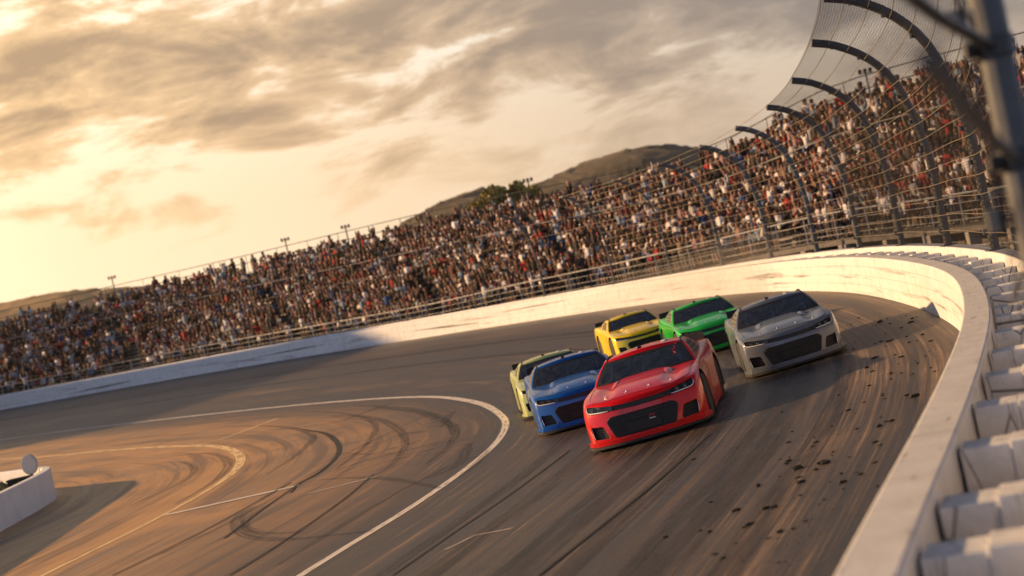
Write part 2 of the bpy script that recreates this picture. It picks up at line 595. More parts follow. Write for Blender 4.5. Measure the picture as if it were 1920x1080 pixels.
MT['rubber'] = flat('tyre_rubber', (0.016, 0.015, 0.015), 0.75, 0, 0.3, 18, bump=0.3)
MT['rim'] = flat('dark_alloy', (0.10, 0.10, 0.105), 0.35, 0.8, 0.25, 10)
MT['chrome'] = flat('bright_steel', (0.75, 0.75, 0.76), 0.18, 1.0, 0.1, 10)
MT['cage'] = flat('grey_tube_paint', (0.55, 0.56, 0.58), 0.45, 0.2, 0.15, 10)
MT['interior'] = flat('cockpit_black', (0.022, 0.023, 0.026), 0.7, 0, 0.3, 8)
MT['lens'] = flat('smoked_lamp_lens', (0.014, 0.015, 0.017), 0.12, 0, 0.3, 14)
MT['ledw'] = flat('white_light_bar', (0.82, 0.82, 0.80), 0.3, 0, 0.05, 8)
MT['glass'] = glass_mat('tinted_windscreen')
MT['chain'] = chain_mat()
MT['stand'] = flat('weathered_grey_bleacher', (0.115, 0.105, 0.098), 0.75, 0, 0.35, 0.8, bump=0.2)
MT['bench'] = flat('aluminium_bench', (0.30, 0.29, 0.28), 0.5, 0.4, 0.2, 2.0)
MT['railw'] = flat('galvanised_rail', (0.36, 0.35, 0.34), 0.35, 0.5, 0.15, 4.0)
MT['concrete'] = flat('stained_concrete', (0.30, 0.275, 0.24), 0.85, 0, 0.3, 0.7, bump=0.3)
MT['grass'] = flat('dry_grass', (0.13, 0.115, 0.03), 0.9, 0, 0.5, 3.0, bump=0.8)
MT['earth'] = flat('dusty_earth', (0.14, 0.11, 0.075), 0.95, 0, 0.4, 0.05)
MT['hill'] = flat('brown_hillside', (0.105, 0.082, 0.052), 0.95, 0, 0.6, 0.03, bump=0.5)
MT['hill2'] = flat('glow_tinted_hillside', (0.36, 0.23, 0.10), 0.95, 0, 0.3, 0.03)  # left ridge: golden haze and low sun put into its colour
MT['plainwhite'] = flat('smooth_white_wall_paint', (0.74, 0.735, 0.74), 0.5, 0, 0.07, 1.2)
MT['people'] = attr_mat('clothing_and_skin')
MT['leaf'] = flat('olive_leaf', (0.24, 0.185, 0.035), 0.6, 0, 0.6, 0.6)
MT['bark'] = flat('grey_bark', (0.10, 0.075, 0.055), 0.9, 0, 0.4, 5, bump=0.6)
# ------------------------------------------------------------------ track surface
Wc = [(-3.2, -6), (-0.75, 2), (1.2, 7.7), (3.5, 14.1), (5.8, 21.2), (7.9, 29.8), (9.15, 40), (9.65, 50), (8.75, 63), (4.8, 77.7), (-5.4, 95.5), (-21.5, 113), (-41, 127), (-64, 143), (-92, 162)]
Wz = [.75, .75, .75, .75, .75, .75, .75, .69, .60, .5, .55, .85, 1.2, 1.5, 1.6]
Lc = [(-9.2, 0), (-7.3, 8), (-5.4, 16), (-3.75, 22.5), (-2.35, 27.3), (-1.3, 32.2), (-.88, 36), (-.95, 40), (-1.9, 46.8), (-4.4, 54.9), (-11, 67.0), (-21.6, 83), (-32.6, 97.8), (-52, 118), (-80, 139)]
Yc = [(-13, 12), (-11.3, 19), (-10, 25), (-9.2, 29.5), (-8.55, 33), (-8.1, 36.5), (-7.95, 39.5), (-8.1, 42.5), (-8.9, 46.8), (-10.8, 52.3), (-15.1, 59.8), (-21.0, 68), (-26.5, 76), (-46, 100), (-74, 121)]
Cc = [(-30, 10), (-26, 18), (-23, 24), (-21, 28), (-20, 33), (-19, 36.5), (-18.6, 39.5), (-18.8, 42), (-19.6, 45), (-21, 48), (-25, 53), (-31, 60), (-37, 67), (-54, 86), (-78, 104)]
NS = 14
W = smooth_path(crom([(*p, z) for p, z in zip(Wc, Wz)], NS), 14)
L = smooth_path(crom([(*p, 0) for p in Lc], NS), 8)
Y = smooth_path(crom([(*p, 0) for p in Yc], NS), 8)
Cq = smooth_path(crom([(*p, 0) for p in Cc], NS), 8)
vL = arclen(L)
cols, us = [], []
for k in range(6):
    t = k / 6; cols.append(Cq * (1 - t) + Y * t); us.append(-18 + 10 * t)
for k in range(8):
    t = k / 8; cols.append(Y * (1 - t) + L * t); us.append(-8 + 8 * t)
for k in range(17):
    t = k / 16
    A = L * (1 - t) + W * t
    A[:, 2] = W[:, 2] * t ** 1.15
    cols.append(A); us.append(10 * t)
TV = np.stack(cols, 1)
TU = np.stack([np.broadcast_to(np.array(us), TV.shape[:2]), np.broadcast_to(vL[:, None], TV.shape[:2])], -1)
me = grid_mesh('race_track', TV, TU, flip=True)
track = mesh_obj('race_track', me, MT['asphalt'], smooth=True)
setp(track, kind='structure')
if me.polygons[len(me.polygons) // 2].normal.z < 0:
    me.flip_normals()
BV = BVHTree.FromPolygons([tuple(v.co) for v in me.vertices], [tuple(p.vertices) for p in me.polygons])


def gz(x, y):
    h = BV.ray_cast(Vector((x, y, 50)), Vector((0, 0, -1)))
    return (h[0].z, h[1]) if h[0] is not None else (0.0, Vector((0, 0, 1)))


def gp(u, v):
    h = BV.ray_cast(CAM, px_dir(u, v).normalized())
    if h[0] is None:
        d = px_dir(u, v)
        return CAM + d * (-CAM.z / d.z) if d.z < 0 else None
    return h[0]


# earth sheet out to the horizon, just under the track
bm = bmesh.new()
bmesh.ops.create_grid(bm, x_segments=40, y_segments=40, size=6000)
for v_ in bm.verts: v_.co.z = -0.06
g = bm_obj('ground', bm, MT['earth']); setp(g, kind='structure')


def strip(name, pts, width, m_, lift=0.006, kind='structure', step=0.6, taper=False, xy=False):
    """a thin marking laid on the track along plan points (or a list of 3D points)"""
    A = np.array([(p[0], p[1], 0) for p in pts], float)
    A = crom(A, 8) if len(A) > 2 else np.array([A[0] * (1 - t) + A[1] * t for t in np.linspace(0, 1, 12)])
    A = resample(A, step)
    nr = side_normals(A)
    s = arclen(A)
    ww = np.full(len(A), width, float) if np.isscalar(width) else np.interp(np.linspace(0, 1, len(A)), np.linspace(0, 1, len(width)), width)
    V = np.zeros((len(A), 4, 3)); U = np.zeros((len(A), 4, 2))
    for i in range(len(A)):
        for j, o_ in enumerate((-.5, -.17, .17, .5)):
            x = A[i, 0] + nr[i, 0] * ww[i] * o_; y = A[i, 1] + nr[i, 1] * ww[i] * o_
            V[i, j] = (x, y, gz(x, y)[0] + lift); U[i, j] = (o_ + .5, s[i])
    me = grid_mesh(name, V, U)
    if len(me.polygons) and me.polygons[0].normal.z < 0: me.flip_normals()
    o = mesh_obj(name, me, m_)
    return setp(o, kind=kind)


def pxs(P):
    return [gp(u, v) for u, v in P]


i0, i1 = 6, len(L) - 6
wl = L[i0:i1]
wd = np.where((wl[:, 1] > 27) & (wl[:, 1] < 52), 0.30, 0.20)
strip('white_lane_line', wl[::3], list(smooth_path(wd[:, None], 20)[:, 0]), MT['white_line'], 0.006)
yl = Y[i0:i1]
wd = np.where((yl[:, 1] > 31) & (yl[:, 1] < 48), 0.34, 0.16)
strip('yellow_apron_line', yl[::3], list(smooth_path(wd[:, None], 16)[:, 0]), MT['yellow_line'], 0.006)
strip('white_dash_line', pxs([(312, 966), (560, 911)]), 0.32, MT['white_line'], 0.010)
strip('white_dash_line', pxs([(578, 926), (640, 911), (708, 893)]), 0.24, MT['faint_line'], 0.010)
strip('white_dash_line', pxs([(5, 993), (100, 975), (205, 955)]), 0.14, MT['faint_line'], 0.010)
strip('white_dash_line', pxs([(10, 784), (60, 776), (112, 768)]), 0.22, MT['faint_line'], 0.010)
strip('white_dash_line', pxs([(355, 838), (420, 822), (520, 785)]), 0.25, MT['yellow_line'], 0.011)
strip('faded_scrape', pxs([(835, 1032), (890, 1005), (960, 992)]), 0.10, MT['faint_line'], 0.010)
# long dark seams between the paving lanes
for P, w_ in (([(735, 1080), (850, 1000), (960, 925), (1068, 845)], 0.05), ([(1010, 1080), (1130, 985), (1230, 905), (1330, 815)], 0.07),
              ([(430, 1080), (540, 1010), (640, 940), (700, 890)], 0.05), ([(210, 1080), (330, 1022), (430, 970), (545, 905)], 0.05)):
    strip('paving_seam', pxs(P), w_, MT['crack'], 0.012, step=0.4)
strip('paving_seam', pxs([(545, 803), (605, 812), (628, 826), (636, 843), (626, 862), (600, 885), (560, 908), (545, 925)]), [0.05, 0.09, 0.16, 0.18, 0.15, 0.12, 0.1, 0.05], MT['crack'], 0.012, step=0.3)
strip('paving_seam', pxs([(560, 908), (500, 950), (420, 1010)]), 0.06, MT['crack'], 0.012, step=0.4)
# burnt-rubber arcs
for P, w_ in (([(478, 950), (452, 965), (445, 985), (470, 1005), (540, 1012), (620, 1004), (700, 996)], [.22, .32, .36, .34, .3, .22, .12]),
              ([(500, 948), (465, 972), (462, 990), (500, 1000), (570, 998)], [.12, .2, .22, .18, .1]),
              ([(600, 900), (660, 896), (730, 898), (790, 908), (825, 916)], [.12, .22, .25, .2, .12]),
              ([(560, 905), (650, 875), (760, 845), (880, 812)], [.1, .14, .14, .08]),
              ([(570, 915), (680, 880), (800, 845), (900, 818)], [.08, .12, .12, .06]),
              ([(620, 780), (690, 782), (740, 800), (760, 830), (735, 870), (690, 900)], [.2, .25, .3, .28, .22, .12]),
              ([(700, 762), (790, 775), (850, 800), (845, 830), (800, 870)], [.2, .3, .3, .25, .12]),
              ([(640, 790), (680, 775), (736, 755)], [.2, .3, .25]), ([(830, 800), (836, 786), (850, 772)], [.15, .35, .2]),
              ([(500, 806), (560, 802), (640, 790)], [.1, .15, .1]), ([(880, 832), (860, 870), (820, 890), (800, 898)], [.2, .3, .3, .15]),
              ([(640, 850), (690, 852), (740, 850)], [.05, .1, .05]), ([(915, 845), (895, 868), (860, 896)], [.12, .22, .1])):
    strip('tyre_mark', pxs(P), w_, MT['skid'], 0.008, step=0.4)
for k in range(9):    # long thin straight rubber lines crossing the apron towards the corner
    a0 = random.uniform(0, 1)
    strip('tyre_mark', pxs([(545 + 60 * a0, 912 - 20 * k * a0 / 3), (700 + 20 * a0, 868 - k * 6), (905 - 12 * k, 838 - k * 8)]), [.03, random.uniform(.07, .14), .05], MT['skid'], 0.0095, step=0.5)
for P, w_ in (([(420, 800), (520, 800), (585, 815), (560, 850), (500, 890)], [.1, .2, .3, .25, .1]), ([(300, 860), (390, 850), (428, 868), (405, 900), (330, 945)], [.1, .25, .35, .25, .1]),
              ([(250, 880), (330, 866), (365, 880), (330, 910), (240, 950)], [.08, .2, .3, .2, .08]), ([(560, 772), (640, 775), (700, 792), (690, 830), (630, 880)], [.08, .15, .25, .2, .1]),
              ([(660, 760), (760, 765), (830, 785), (850, 815)], [.1, .2, .3, .15]), ([(520, 1060), (640, 985), (760, 915), (850, 870)], [.1, .2, .2, .1]), ([(300, 1040), (420, 985), (520, 930)], [.1, .2, .1])):
    strip('tyre_mark', pxs(P), w_, MT['skid'], 0.0085, step=0.4)
for k in range(16):   # scattered short scuffs inside the lane line
    u0, v0 = random.uniform(590, 880), random.uniform(770, 880)
    dx_ = random.uniform(14, 40)
    strip('tyre_mark', pxs([(u0, v0), (u0 + dx_, v0 - dx_ * random.uniform(.1, .35))]), random.uniform(.1, .25), MT['skid'], 0.009, step=0.3)
# long dark tyre lanes through the corner, parallel to the line
for off, a, b, w_ in ((0.20, 20, 120, .35), (0.31, 15, 110, .5), (0.47, 10, 100, .8), (0.56, 14, 130, .5), (0.68, 8, 120, .9), (0.78, 12, 90, .45), (0.40, 60, 170, .6), (0.62, 90, 190, .8)):
    P_ = (L * (1 - off) + W * off)[a:b:6]
    strip('tyre_mark', P_, [w_ * .3, w_, w_, w_ * .8, w_ * .3], MT['skid'], 0.007, step=1.0)

# ------------------------------------------------------------------ steel and foam barrier, outer retaining wall
WS = resample(W, 0.6)
nW = side_normals(WS)
nW = smooth_path(nW, 4)
sW = arclen(WS)


def wall_sweep(name, o0, o1, top, base, m_, parent=None):
    prof = [(o0, base), (o0, top - .02), (o0 + .006, top - .006), (o0 + .02, top), (o1 - .02, top), (o1 - .006, top - .006), (o1, top - .02), (o1, base)]
    V = sweep(WS, prof, nW)
    U = np.zeros((len(WS), len(prof), 2))
    U[..., 0] = sW[:, None]
    U[..., 1] = np.array([base, top - .03, top, top + .01, top + o1 - o0, top + .01 + o1 - o0, .5, base])[None, :]
    me = grid_mesh(name, V, U)
    o = mesh_obj(name, me, m_, parent)
    return o


bar = thing('impact_barrier', 'white steel and foam impact barrier curving round the outside of the turn', 'barrier', tuple(WS[0]))
bar.location = (0, 0, 0)
wall_sweep('barrier_wall', 0, .34, 1.05, -.25, MT['wall'], bar)
def scuff(s0, s1, h0, h1, th):
    n_ = max(8, int((s1 - s0) / .5)); V = np.zeros((n_, 4, 3)); U = np.zeros((n_, 4, 2))
    for i in range(n_):
        t = i / (n_ - 1); s = s0 + (s1 - s0) * t
        p = [np.interp(s, sW, WS[:, k]) for k in range(3)]; q = [np.interp(s, sW, nW[:, k]) for k in range(2)]
        w_ = th * (.25 + .75 * math.sin(math.pi * min(1, t * 1.1 + .02)))
        for j in range(4):
            V[i, j] = (p[0] - q[0] * .004, p[1] - q[1] * .004, p[2] + h0 + (h1 - h0) * t + w_ * (j / 3 - .5)); U[i, j] = (j / 3, s)
    bm_ = grid_mesh('tyre_scuff', V, U)
    mesh_obj('tyre_scuff', bm_, MT['scuff'], bar)
MT['scuff'] = alpha_mark('black_wall_scuff', (0.02, 0.018, 0.017), 0.85, 5.0, 0.5, 0.33, 0.6)
MT['smear'] = MT['scuff']
rs_ = random.Random(4)
for s0, ln, h0, h1, th in ((158, 9, .75, .45, .5), (163, 6, .5, .62, .22), (140, 7, .4, .3, .16), (118, 8, .6, .5, .12), (101, 7, .35, .5, .14), (91, 9, .8, .7, .07)):
    scuff(s0, s0 + ln, h0, h1, th)
ret = wall_sweep('retaining_wall', 1.10, 1.42, 1.12, -.4, MT['wall2'])
setp(ret, 'white concrete outer wall carrying the catch fence behind the impact barrier', 'wall')
ii = int(np.argmin(np.abs(sW - 5.0)))
dist = 9.3
fb = None
while dist < 92:
    i = int(np.searchsorted(sW, dist))
    p, q = WS[i], nW[i]
    t = np.array([-q[1], q[0]])
    bm = bmesh.new()
    M4 = Matrix(((q[0], t[0], 0, p[0]), (q[1], t[1], 0, p[1]), (0, 0, 1, p[2]), (0, 0, 0, 1)))
    j = random.uniform(-.012, .012)
    box(bm, (.37, -.18, -.2), (.70, .16, .975 + j), .008, 0, M4)
    box(bm, (.703, -.19 + j, -.2), (1.085, .15 + j, .985 - j), .008, 0, M4)
    bm_obj('spacer_block', bm, MT['block'], bar)
    dist += 1.72
V = sweep(WS, [(.34, .02), (1.10, .02)], nW)
o = mesh_obj('gutter_floor', grid_mesh('gutter_floor', V), MT['gap']); setp(o, kind='structure')

# ------------------------------------------------------------------ catch fence on the retaining wall
FO = 1.24
def prof_at(h):
    """fence profile: arc length h up the post -> (offset towards the track, height above the wall top)"""
    P_ = PROF
    return np.interp(h, PS, P_[:, 0]), np.interp(h, PS, P_[:, 1])
PROF = crom([(0, 0), (0, 1.0), (0, 1.9), (-.12, 2.8), (-.38, 3.75), (-.85, 4.4), (-1.45, 4.82), (-1.95, 5.0)], 6)
PS = arclen(PROF)
fence = thing('catch_fence', 'tall grey catch fence with curved posts, cables and wire mesh on the outer wall', 'fence')
FP = WS.copy()
FP[:, :2] += nW * FO
FP[:, 2] += 1.12
sF = arclen(FP)


def fence_pt(s, o_, h_):
    x = np.interp(s, sF, FP[:, 0]); y = np.interp(s, sF, FP[:, 1]); z = np.interp(s, sF, FP[:, 2])
    a = np.interp(s, sF, nW[:, 0]); b = np.interp(s, sF, nW[:, 1])
    k = float(np.interp(y, [14, 30, 37, 44, 50, 60], [1.5, 1.12, 1.06, 1.01, .98, .96]))
    return Vector((x + a * o_ * k, y + b * o_ * k, z + h_ * k))


# near post stands where the photograph's right edge is
s_near = sF[int(np.argmin(np.abs(FP[:, 1] - 7.25)))]
s_list = []
for Yt, Xside in ((31.0, 1), (37.4, 1), (43.5, 1), (49.6, 1), (55.7, 1)):
    k = np.where(FP[:, 0] > 0)[0]
    s_list.append(sF[k[np.argmin(np.abs(FP[k, 1] - Yt))]])
while s_list[-1] < sF[-1] - 70:
    s_list.append(s_list[-1] + (6.2 if len(s_list) < 9 else 7.5))
HM = PS[-1]
for k, s in enumerate([s_near] + s_list):
    bm = bmesh.new()
    r_ = 0.078 if k == 0 else (0.095 if k < 8 else 0.06 if k < 11 else 0.04)
    tube(bm, [fence_pt(s, a, b) for a, b in PROF[::2]], r_, 12)
    if k < 9:
        for h in np.arange(.35, HM, .62):      # cable clamps
            o_, z_ = prof_at(h)
            c = fence_pt(s, o_ - r_ - .02, z_)
            tube(bm, [c + Vector((0, 0, -.05)), c + Vector((0, 0, .05))], .045, 6)
    p = fence_pt(s, 0, 0)
    if k: box(bm, (p.x - .16, p.y - .16, p.z + .002), (p.x + .16, p.y + .16, p.z + .03))
    bm_obj('post', bm, MT['post'], fence)
sq = np.concatenate([np.arange(s_near, sF[-1] - 60, 0.8)])
for ci, h in enumerate(list(np.arange(.35, 3.2, .34)) + list(np.arange(3.3, HM + .01, .42))):
    bm = bmesh.new()
    o_, z_ = prof_at(h)
    pts = [fence_pt(s, o_ - .11, z_ + .03 * math.sin(s * .9 + h) * .5) for s in (sq if ci % 7 == 2 else sq[sq < s_list[8]])]
    tube(bm, pts, .0085, 5) if ci % 7 != 2 else tube(bm, pts, [.0085 if q < s_list[8] else .006 for q in sq], 5)
    bm_obj('cable', bm, MT['cable'], fence)
# woven mesh: from the near post round to where it is too far away to read
sm = np.arange(s_near, s_list[3], 0.5)
hm = np.linspace(0.0, HM, 26)
V = np.zeros((len(sm), len(hm), 3)); U = np.zeros((len(sm), len(hm), 2))
for i, s in enumerate(sm):
    for j, h in enumerate(hm):
        o_, z_ = prof_at(h)
        V[i, j] = fence_pt(s, o_ - .09, z_); U[i, j] = (s, h)
mesh_obj('wire_mesh', grid_mesh('wire_mesh', V, U), MT['chain'], fence, smooth=True)
# the near post's two guy bars, running on towards the next post beside the camera
for z0, pe, r_ in ((.50, (1590, -95, 4.8), .026), (-.02, (1738, 112, 2.8), .022)):
    bm = bmesh.new()
    a = fence_pt(s_near, 0, 0); a.z = CAM.z + z0
    b = at(*pe)
    mid = (a + b) / 2 + Vector((0, 0, -.03))
    tube(bm, [a, (a + mid) / 2, mid, (b + mid) / 2, b], r_, 8)
    bm_obj('guy_bar', bm, MT['dark'], fence)
    bm = bmesh.new()
    lathe(bm, [(-.05, .092), (-.045, .1), (.045, .1), (.05, .092)], 'Z', 20, 0, a)
    c = a + Vector((-.12, -.05, 0))
    box(bm, (c.x - .03, c.y - .03, c.z - .035), (c.x + .04, c.y + .03, c.z + .035), .01)
    bm_obj('clamp', bm, MT['dark'], fence)

# ------------------------------------------------------------------ grandstand
Fpx = [(-330, 815, 139), (0, 751, 132), (400, 672, 123), (800, 604, 105), (1000, 563, 93), (1200, 525, 84), (1400, 481, 77), (1600, 440, 68), (1800, 416, 60)]
Tpx = [(-330, 663, 153), (0, 592, 146), (400, 502, 138), (800, 408, 119), (1000, 366, 107), (1200, 326, 99), (1350, 280, 93), (1480, 215, 87), (1640, 150, 79)]
Fp = [tuple(at(*p)) for p in Fpx] + [(18.3, 49, 1.5), (18.6, 38, 1.4), (18.6, 26, 1.4)]
Tp = [tuple(at(*p)) for p in Tpx] + [(28.2, 60, 7.9), (30.5, 46, 7.9), (31, 28, 7.9)]
Tp = [(x, y, z - 1.15) for x, y, z in Tp]
Fs = smooth_path(crom(Fp, 12), 10)
Ts = smooth_path(crom(Tp, 12), 10)
NR = 20
stand = thing('grandstand', 'long grey grandstand of stepped benches packed with spectators behind the catch fence', 'grandstand')


def row_path(t):
    return Fs * (1 - t) + Ts * t


prof_rows = []
for i in range(NR):
    a, b = row_path(i / NR), row_path((i + 1) / NR)
    b = b.copy(); b[:, 2] = a[:, 2]
    prof_rows += [a, b]
back = row_path(1.0); prof_rows += [back, np.column_stack([back[:, :2], np.full(len(back), -.1)])]
front0 = Fs.copy(); front0[:, 2] = -.1
mesh_obj('seating_tiers', grid_mesh('seating_tiers', np.stack([front0] + prof_rows, 1)), MT['stand'], stand)
for i in range(NR):
    c = row_path((i + .70) / NR); c[:, 2] = row_path(i / NR)[:, 2]
    V = sweep(c, [(-.14, .36), (-.14, .42), (.14, .42), (.14, .36)])
    mesh_obj('bench', grid_mesh('bench', V), MT['bench'], stand)
# walkway and railing in front of the first row
nF = -side_normals(Fs)
V = sweep(Fs, [(-.02, -2.6), (-.02, -.25), (-1.35, -.25), (-1.35, -.05), (0.02, -.05)], nF)
mesh_obj('front_walkway', grid_mesh('front_walkway', V), MT['gap'], stand)
Fr = resample(np.column_stack([Fs[:, :2] - nF * 1.28, Fs[:, 2]]), 3.4)
nFr = -side_normals(Fr)
for k in range(len(Fr)):
    p, q = Fr[k], nFr[k]
    M4 = Matrix(((q[0], -q[1], 0, p[0]), (q[1], q[0], 0, p[1]), (0, 0, 1, p[2]), (0, 0, 0, 1)))
    bm = bmesh.new(); w_ = random.choice((.16, .2, .32))
    box(bm, (-.1, -w_, -2.7), (.35, w_, -.255), .02, 0, M4)
    bm_obj('column', bm, MT['concrete'], stand)
bm = bmesh.new()
for h in (-.75, -1.3, -1.9):
    tube(bm, [(p[0], p[1], p[2] + h) for p in (Fs - np.column_stack([nF * 1.42, np.zeros(len(nF))]))[::2]], .045, 5)
bm_obj('guard_rails', bm, MT['railw'], stand)
rail = thing('spectator_railing', 'pale metal railing along the walkway at the foot of the grandstand', 'railing')
Rp = Fs.copy(); Rp[:, :2] -= nF * 1.2
for h, r_ in ((1.12, .04), (.8, .016), (.48, .016), (.2, .016)):
    bm = bmesh.new()
    tube(bm, [(p[0], p[1], p[2] + h) for p in Rp[::2]], r_, 6)
    bm_obj('rail', bm, MT['railw'], rail)
Rq = resample(Rp, 2.6)
bm = None
for k, p in enumerate(Rq[:98]):
    bm = bmesh.new()
    tube(bm, [(p[0], p[1], p[2] - .045), (p[0], p[1], p[2] + 1.1)], .032, 6)
    bm_obj('post', bm, MT['railw'], rail)
brail = thing('back_railing', 'thin dark railing along the top of the grandstand against the sky', 'railing')
Bp = row_path(1.0)
for h in (1.55, .9):
    bm = bmesh.new()
    tube(bm, [(p[0], p[1], p[2] + h) for p in Bp[::2]], .03, 5)
    bm_obj('rail', bm, MT['dark'], brail)
for p in resample(Bp, 4.0)[:70]:
    bm = bmesh.new()
    tube(bm, [(p[0], p[1], p[2] - .3), (p[0], p[1], p[2] + 1.56)], .025, 5)
    bm_obj('post', bm, MT['dark'], brail)
arail = thing('aisle_railing', 'pale handrail running along the cross aisle halfway up the grandstand', 'railing')
bm = bmesh.new()
Ap = row_path(12.05 / NR); Ap[:, 2] = row_path(12 / NR)[:, 2]
tube(bm, [(p[0], p[1], p[2] + 1.25) for p in Ap[::2]], .03, 5)
bm_obj('rail', bm, MT['railw'], arail)
for p in resample(Ap, 4.5)[:60]:
    bm = bmesh.new()
    tube(bm, [(p[0], p[1], p[2]), (p[0], p[1], p[2] + 1.25)], .025, 5)
    bm_obj('post', bm, MT['railw'], arail)
# service road between the retaining wall and the stand
A1 = resample(WS, sW[-1] / 160)[:161]; n1 = side_normals(A1)
V = sweep(A1, [(1.42, .05), (3.0, .0), (4.4, -.3), (4.4, -1.6)], smooth_path(n1, 6))
o = mesh_obj('service_road', grid_mesh('service_road', V), MT['gap']); setp(o, kind='structure')

# ------------------------------------------------------------------ infield: wall end, grass, marker, equipment box
Ic = [(-13.0, 24), (-13.25, 33), (-13.5, 39), (-13.68, 43.0), (-13.95, 45.1), (-14.45, 46.4), (-15.3, 47.4), (-16.7, 48.8), (-20, 52.5), (-30, 63), (-42, 76)]
IA = resample(smooth_path(crom([(*p, 0) for p in Ic], 10), 3), .3)
sI = arclen(IA)
prof = [(0.12, -.02), (0.12, .84), (.10, .86), (-.10, .86), (-.12, .84), (-.12, -.02)]
V = sweep(IA, prof)
U = np.zeros((len(IA), 6, 2)); U[..., 0] = sI[:, None]; U[..., 1] = np.array([0, .84, .86, 1.0, 1.0, 0])
iw = mesh_obj('infield_wall', grid_mesh('infield_wall', V, U), MT['plainwhite'])
setp(iw, 'low white wall with a rounded end around the infield grass', 'wall')
bm = bmesh.new()
gpts = [(p[0] + (-.3), p[1] - .1) for p in IA[::6]] 
gv = [bm.verts.new((p[0], p[1], .012)) for p in gpts] + [bm.verts.new((-60, 76, .012)), bm.verts.new((-60, 24, .012))]
bm.faces.new(gv)
bmesh.ops.triangulate(bm, faces=bm.faces[:])
bmesh.ops.subdivide_edges(bm, edges=bm.edges[:], cuts=5, use_grid_fill=True)
def berm(x, y):
    d = np.hypot(IA[:, 0] - x, IA[:, 1] - y).min()
    return .012 + .82 * min(1, max(0, d - .25) / 1.1)
for v_ in bm.verts: v_.co.z = berm(v_.co.x, v_.co.y)
o = bm_obj('infield_grass', bm, MT['grass']); setp(o, kind='structure')
# short grass blades over the near end of that island
gb = bmesh.new()
for _ in range(5200):
    x = random.uniform(-21, -13.8); y = random.uniform(34, 50)
    lim = np.interp(y, [34, 43.5, 46, 47.2, 50], [-13.55, -14.05, -14.5, -15.3, -18.2])
    if x > lim: continue
    a = random.uniform(0, 6.28); h = random.uniform(.05, .13); w_ = .02
    d = Vector((math.cos(a) * w_, math.sin(a) * w_, 0)); c = Vector((x, y, berm(x, y) - .03))
    f = gb.faces.new((gb.verts.new(c - d), gb.verts.new(c + d), gb.verts.new(c + Vector((random.uniform(-.05, .05), random.uniform(-.05, .05), h)))))
o = bm_obj('grass', gb, MT['grass']); setp(o, kind='stuff')
mk = thing('marker_post', 'pale round marker disc on a short post behind the infield wall end', 'marker', (-14.75, 46.3, 0))
bm = bmesh.new(); tube(bm, [(0, 0, 0), (0, 0, .75)], .04, 8); bm_obj('post', bm, MT['post'], mk)
bm = bmesh.new(); lathe(bm, [(-.03, .26), (-.025, .30), (.025, .30), (.03, .26)], 'Y', 28, 0, (0, 0, 1.02)); bm_obj('disc', bm, MT['wall2'], mk); mk.rotation_euler[2] = R(-25)
eb = thing('equipment_box', 'small black equipment case inside the tip of the infield wall', 'case', (-14.75, 45.2, 0))
bm = bmesh.new(); box(bm, (-.33, -.2, .05), (.33, .2, .72), .03); bm_obj('case', bm, MT['dark'], eb)
bm = bmesh.new(); box(bm, (-.34, -.21, .722), (.34, .21, .78), .015); bm_obj('lid', bm, MT['rubber'], eb)
for sx in (-1, 1):
    bm = bmesh.new(); tube(bm, [(sx * .335, -.08, .5), (sx * .38, -.08, .52), (sx * .38, .08, .52), (sx * .335, .08, .5)], .012, 6); bm_obj('handle', bm, MT['chrome'], eb)

# ------------------------------------------------------------------ unseen building added left of the frame, sized so its shadow covers the far straight
pb = thing('shade_building', 'unseen flat-roofed building added left of the track to shade the far straight', 'building')
A0, B0 = Vector((-82, 105, 0)), Vector((-65, 126.2, 0))
d_ = (B0 - A0).normalized(); q_ = Vector((-d_.y, d_.x, 0)); ln = (B0 - A0).length
M4 = Matrix(((d_.x, q_.x, 0, A0.x), (d_.y, q_.y, 0, A0.y), (0, 0, 1, 0), (0, 0, 0, 1)))
bm = bmesh.new(); box(bm, (0, 0, -.1), (ln, 48, 19.9), 0, 0, M4); bm_obj('wall', bm, MT['concrete'], pb)
bm = bmesh.new(); box(bm, (-.4, -.4, 19.902), (ln + .4, 48.4, 20.3), .04, 0, M4); bm_obj('roof', bm, MT['stand'], pb)
for fl in range(5):
    for k in range(8):
        bm = bmesh.new(); x = 1.2 + k * (ln - 2.4) / 8
        box(bm, (x, -.06, 1.2 + fl * 3.6), (x + 2.2, .05, 3.2 + fl * 3.6), .02, 0, M4); wo = bm_obj('window', bm, MT['rim'], pb)
        bm = bmesh.new(); box(bm, (x + .1, -.075, 1.3 + fl * 3.6), (x + 2.1, -.062, 3.1 + fl * 3.6), 0, 0, M4); bm_obj('pane', bm, MT['lens'], wo)

# ------------------------------------------------------------------ hills
def ridge(name, hs, es, Yd, depth, seed, x0, x1):
    r2 = np.random.default_rng(seed)
    nx, ny = 150, 36
    xs = np.linspace(x0, x1, nx)
    H = np.interp(xs / Yd * FPX, hs, es) / FPX * Yd + 3.6
    V = np.zeros((ny, nx, 3))
    for j in range(ny):
        t = j / (ny - 1)                       # 0 foot in front .. 1 foot behind
        yy = Yd + (t - .5) * depth
        k_ = math.sin(math.pi * t) ** 0.85
        wob = sum(np.sin(xs * f_ + r2.uniform(0, 6.28) + yy * f_ * .8) * a_ for f_, a_ in ((.045, .05), (.11, .035), (.24, .018)))
        V[j, :, 0] = xs + 6 * math.sin(j * 1.3)
        V[j, :, 1] = yy
        V[j, :, 2] = np.maximum(-1, H * k_ * (1 + wob * min(1, 4 * abs(t - .5))))
    V[..., 2] += r2.normal(0, .35, (ny, nx))
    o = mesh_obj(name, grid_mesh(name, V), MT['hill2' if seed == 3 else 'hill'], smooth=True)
    return setp(o, kind='structure')


